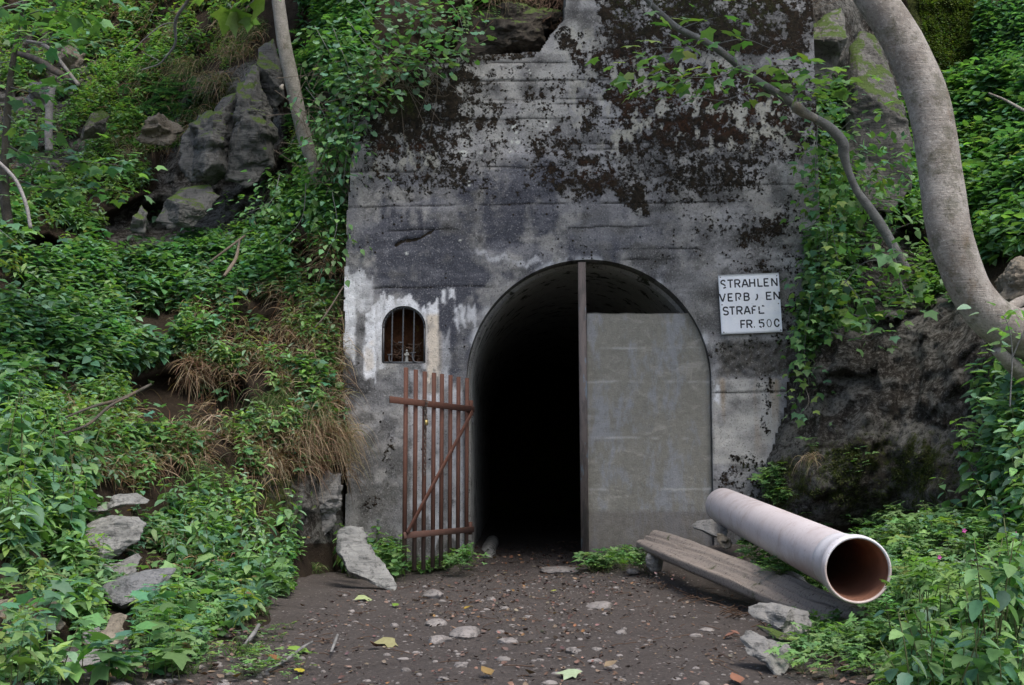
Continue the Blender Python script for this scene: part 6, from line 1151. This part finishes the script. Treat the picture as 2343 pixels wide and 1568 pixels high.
# ------------------------------------------------------------------ individual plants
def ppts(poly, n, **k): x, y = rnd_in(poly, n, **k); return surf(x, y)[0]
place(K_NETTLE, 'nettle_plant', ppts([(2060,1470),(2160,1410),(2342,1350),(2420,1350),(2420,1640),(2080,1640),(2040,1560)], 130), 'green nettle plant in the thicket at the bottom right foreground', 'plant', 'nettles at the bottom right', (.72, 1.15), sink=.1)
place(K_TALL, 'tall_nettle', ppts([(2190,1230),(2342,1130),(2430,1150),(2430,1330),(2240,1330)], 46), 'tall pale green nettle rising at the right edge behind the pipe', 'plant', 'tall nettles at the right edge', (.7, 1.1), sink=.05)
place(K_NETTLE, 'nettle_plant', world_pts(2.4, 3.7, -4.6, -2.4, 30), 'leafy herb growing right behind the mouth of the pipe', 'plant', 'herbs behind the pipe mouth', (.45, .7))
place(K_NETTLE, 'nettle_plant', ppts([(0,1000),(200,1050),(230,1160),(180,1300),(0,1370)], 60), 'nettle plant crowding the left edge above the brownish boulder', 'plant', 'nettles at the left edge', (.9, 1.35), sink=.04)
place(K_NETTLE, 'nettle_plant', ppts([(390,1180),(560,1160),(690,1230),(680,1340),(560,1390),(400,1330)], 60), 'nettle plant in the thicket between the bank rocks and the bare path', 'plant', 'nettles beside the path', (.7, 1.05), sink=.02)
place(K_BALSAM, 'herb', ppts([(250,1330),(560,1380),(620,1400),(500,1460),(330,1440)], 40), 'small leafy herb at the foot of the left bank beside the path', 'plant', 'small herbs along the path', (.5, .9))
place(K_NETTLE, 'nettle_plant', ppts([(0,1480),(150,1470),(190,1568),(0,1620)], 9), 'nettle plant in the bottom left corner', 'plant', 'nettles in the bottom left corner', (.6, .8), sink=.05)
place(K_BALSAM, 'herb', ground_at(RNG.uniform(785, 925, 26), RNG.uniform(1298, 1322, 26)), 'leafy herb between the big pale slab and the rusty gate', 'plant', 'herbs left of the gate', (1.0, 1.7))
place(K_CEL, 'celandine', ground_at(RNG.uniform(930, 1080, 16), RNG.uniform(1292, 1308, 16)), 'small lobed leaf plant growing through the bottom of the gate', 'plant', 'small plants at the gate foot', (.5, .8))
place(K_CEL, 'celandine', ground_at(RNG.uniform(1350, 1490, 14), RNG.uniform(1296, 1312, 14)), 'lobed leaf plant at the foot of the infill wall', 'plant', 'plants at the infill wall foot', (.7, 1.0))
place(K_CEL, 'celandine', world_pts(2.0, 3.6, -4.2, -1.5, 90), 'bright lobed celandine on the rise between the pipe and the mossy rock', 'plant', 'celandine on the rise', (.9, 1.4))
place(K_CEL, 'celandine', ppts([(1860,1200),(2180,1190),(2200,1260),(2060,1270),(1950,1240)], 26), 'lobed celandine clump behind the pipe under the mossy rock', 'plant', 'celandine behind the pipe', (.8, 1.3))
place(K_CEL, 'celandine', ppts([(1730,1100),(1790,1090),(1810,1160),(1760,1165)], 6), 'celandine growing in the gap between concrete wall and mossy rock', 'plant', 'celandine at the wall corner', (.8, 1.1))
place(K_CEL, 'celandine', ppts([(1840,1440),(1960,1400),(2000,1480),(1880,1520)], 16), 'lobed leaf plant at the near end of the plank', 'plant', 'plants at the near end of the plank', (.45, .7))
place(K_CEL, 'celandine', np.stack([surf(np.array([x]), np.array([y]))[0][0] for x, y in ((1975,1060),(1968,1090),(1860,1030))]), 'isolated sprig of lobed leaves on the mossy rock face', 'plant', 'sprigs on the rock face', (.6, .8))
place(K_CEL, 'celandine', ppts([(1670,1250),(1720,1270),(1850,1350),(1800,1345)], 12), 'low plant between the plank and the pipe', 'plant', 'plants between plank and pipe', (.6, .9))
place(K_CEL, 'celandine', ppts([(690,1080),(760,1060),(770,1130),(720,1150)], 8), 'bright lobed herb on the rock left of the wall foot', 'plant', 'herbs on the rock at the wall foot', (.7, 1.0))
place(K_BALSAM, 'herb', ppts([(640,560),(790,640),(780,900),(640,860)], 30), 'leafy sprig on the bank beside the left wall edge', 'plant', 'sprigs beside the left wall edge', (.7, 1.1))

place(K_CEL, 'celandine', ground_at(RNG.uniform(430, 700, 26), RNG.uniform(1440, 1560, 26)), 'tiny lobed weed growing out of the bare earth at lower left', 'plant', 'tiny weeds on the path', (.25, .5))
place(K_CEL, 'celandine', ground_at(RNG.uniform(1800, 2000, 14), RNG.uniform(1470, 1560, 14)), 'small lobed weed at the right border of the path', 'plant', 'small weeds at the right border', (.4, .75))
# pink flowers
m = Mat('pink_petal', .6, .3); m.col((.55, .10, .35)); PINK = m.m
for (x, y, D, lb) in ((2322, 1222, 6.6, 'pink blossom nearest the right edge beside the tall nettles'), (2205, 1214, 6.9, 'tiny pink blossom left of the tall nettles'), (2148, 1275, 6.7, 'tiny pink blossom just behind the pipe mouth')):
    c = at(x, y, D); mb = MB()
    for k in range(5): a = k * 2 * pi / 5; v, f, cc = leaves(T_FAR, np.array([c]), np.array([(cos(a), -.4, sin(a))]), np.array([(0, -1.0, 0)]), np.array([.016]), np.array([(1, 1, 1.0)])); mb.add(v, f)
    o = mb.mk('pink_flower', PINK); tag(o, lb, 'flower'); v, f = tube(spline([c, c + (0.01, .02, -.12), c + (.0, .05, -.3)], 8), .002, 5); mk('stem', v, f, STEM, o)

# ------------------------------------------------------------------ litter on the earth
T_CURL = tmpl_serrate(4, .38, .2, -.3, False)
m = Mat('dead_leaf', .8, .2); c = m.attr('Col', True); m.col(m.mix(m.noise(50, 4), c, m.mix(1.0, c, (.5, .45, .4), 'MULTIPLY'))); DEAD = m.m
def litter(mb, x, y, size, cols, wts, zoff=.006):
    p = ground_at(x, y); n = len(x); p[:, 2] += zoff; a = RNG.random(n) * 6.28; v, f, c = leaves(T_CURL, p, np.stack([np.cos(a), np.sin(a), RNG.normal(0, .15, n)], -1), np.array((0, 0, 1.0)) + RNG.normal(0, .35, (n, 3)), size * RNG.uniform(.4, 1.3, n), pick(n, cols, wts, .25)); mb.add(v, f, c)
path_poly = [(560,1620),(600,1470),(760,1360),(920,1330),(1100,1300),(1340,1296),(1500,1300),(1700,1370),(1760,1460),(1860,1540),(1900,1620)]
BR_ = [A3(.17,.115,.09), A3(.23,.165,.135), A3(.11,.08,.068), A3(.26,.15,.075), A3(.22,.185,.155)]
mb = MB()
def gpts(poly, n):
    """points spread evenly over the earth inside a picture polygon"""
    poly = np.array(poly, float); X, Y = [], []; tot = 0
    while tot < n:
        x = RNG.uniform(poly[:, 0].min(), poly[:, 0].max(), 4 * n); y = RNG.uniform(poly[:, 1].min(), poly[:, 1].max(), 4 * n); g = gnd(x, y); k = inpoly(x, y, [tuple(q) for q in poly]) & (RNG.random(len(x)) < (np.minimum(g[:, 1] + 10.7, 11) / 11) ** 2.2); X.append(x[k]); Y.append(y[k]); tot += k.sum()
    return np.concatenate(X)[:n], np.concatenate(Y)[:n]
x, y = gpts(path_poly, 800); litter(mb, x, y, .026, BR_, [3, 3, 3, .5, 1.5])
x, y = gpts([(880,1400),(1100,1310),(1340,1290),(1480,1350),(1400,1440),(1200,1480),(1000,1440)], 420); litter(mb, x, y, .03, BR_, [3, 3, 2, .8, 1.5])
x, y = gpts([(1090,1245),(1340,1240),(1340,1300),(1080,1300)], 260); litter(mb, x, y, .035, BR_, [3, 3, 3, 1, 1])
x, y = gpts([(200,1500),(600,1420),(640,1568),(200,1600)], 260); litter(mb, x, y, .032, BR_, [3, 3, 3, .6, 1])
x, y = gpts([(1860,1480),(2100,1480),(2100,1600),(1860,1600)], 150); litter(mb, x, y, .04, BR_, [3, 3, 3, .6, 1])
x, y = gpts(path_poly, 1500); litter(mb, x, y, .014, BR_, [3, 3, 4, .3, 1])
tag(mb.mk('leaf_litter', DEAD), 'small curled brown dead leaves scattered over the bare earth path', 'leaf litter', kind='stuff')
# pebbles and grit
v0, f0 = ICO[2]; mb = MB()
for poly, n, s_ in ((path_poly, 900, .011), ([(200,1500),(600,1420),(640,1568),(200,1600)], 160, .016)):
    x, y = gpts(poly, n // 2); n = n // 2; p = ground_at(x, y)
    for i in range(n):
        s = s_ * RNG.lognormal(0, .5); v = v0 * np.array((s, s * .8, s * .5)) * RNG.uniform(.7, 1.2, 3) * (1 + .2 * RNG.normal(size=(len(v0), 1)) * .5); mb.add(v + p[i], f0)
tag(mb.mk('pebbles', ROCK_FLAT), 'small pale pebbles and grit strewn over the earth path', 'pebbles', kind='stuff')
mb = MB()
x, y = gpts(path_poly, 150); p = ground_at(x, y)
for i in range(150): a = RNG.random() * 6.28; d = np.array((cos(a), sin(a), .05)) * RNG.uniform(.02, .08); mb.add(*tube(spline([p[i] - d, p[i] + (0, 0, .008), p[i] + d + (0, 0, .01)], 5), .002, 4))
x, y = gpts([(1500,1340),(1720,1400),(1760,1440),(1600,1400)], 40); p = ground_at(x, y)
for i in range(40): a = RNG.random() * 6.28; d = np.array((cos(a), sin(a), .15)) * RNG.uniform(.04, .12); mb.add(*tube(spline([p[i] - d, p[i] + (0, 0, .02), p[i] + d + (0, 0, .03)], 5), .003, 4))
tag(mb.mk('fallen_twigs', TWIG), 'short dead twigs lying on the earth and under the plank', 'twigs', kind='stuff')
# conspicuous single fallen leaves
for (x, y, s, cc, tm, lb) in ((845,1372,.13,(.42,.52,.26),T_MAPLE,'big pale green fallen leaf lying on the path left of centre'), (905,1474,.13,(.33,.33,.17),T_MAPLE,'crumpled tan green fallen leaf left of the path stones'), (868,1482,.09,(.33,.18,.13),T_CURL,'curled reddish brown leaf beside the crumpled tan one'), (683,1540,.055,(.55,.50,.06),T_ROUND,'small round yellow leaf at the bottom left of the path'), (677,1493,.11,(.22,.38,.07),T_MAPLE,'yellow edged green leaf fallen on the path at lower left'), (645,1515,.08,(.30,.16,.07),T_CURL,'brown leaf with orange tip left of the green fallen leaf'), (1320,1548,.11,(.40,.52,.34),T_MAPLE,'pale mint green fallen leaf at the bottom of the path'), (900,1388,.06,(.18,.32,.05),T_ROUND,'fresh green leaf sprig on the path below the big slab'), (1263,1355,.05,(.45,.52,.10),T_ROUND,'small yellow green leaf on the path before the opening'), (1215,1545,.07,(.36,.26,.14),T_CURL,'light brown leaf at the bottom centre of the path'), (1124,1550,.08,(.34,.24,.10),T_CURL,'ochre leaf at the bottom edge left of centre'), (697,1390,.05,(.40,.22,.08),T_CURL,'orange brown leaf at the left edge of the bare path'), (1060,1397,.05,(.45,.33,.08),T_CURL,'yellowish leaf on the path below the gate foot'), (1655,1460,.07,(.32,.17,.13),T_CURL,'reddish brown leaf below the plank'), (1690,1455,.06,(.33,.18,.14),T_CURL,'curled leaf left of the jagged right stone'), (1380,1530,.07,(.34,.27,.18),T_CURL,'tan leaf near the bottom right of centre'), (590,1450,.06,(.34,.14,.08),T_CURL,'rusty red leaf beside the mossy root stub'), (540,1553,.06,(.5,.35,.10),T_CURL,'pale orange leaf at the bottom left of the bank'), (1690,1568,.09,(.36,.18,.12),T_CURL,'long brown leaf at the bottom edge on the right')):
    p = ground_at(np.array([x], float), np.array([y], float)); p[:, 2] += .015; a = RNG.random() * 6.28; v, f, c = leaves(tm, p - np.array((0, .03, 0)), np.array([(cos(a), sin(a), .08)]), np.array([(.1, -.25, 1.0)]), np.array([s * .9]), np.array([cc]) * (.75 if cc[0] > cc[1] else .9)); mb = MB(); mb.add(v, f, c); o = mb.mk('fallen_leaf', DEAD); tag(o, lb, 'leaf')
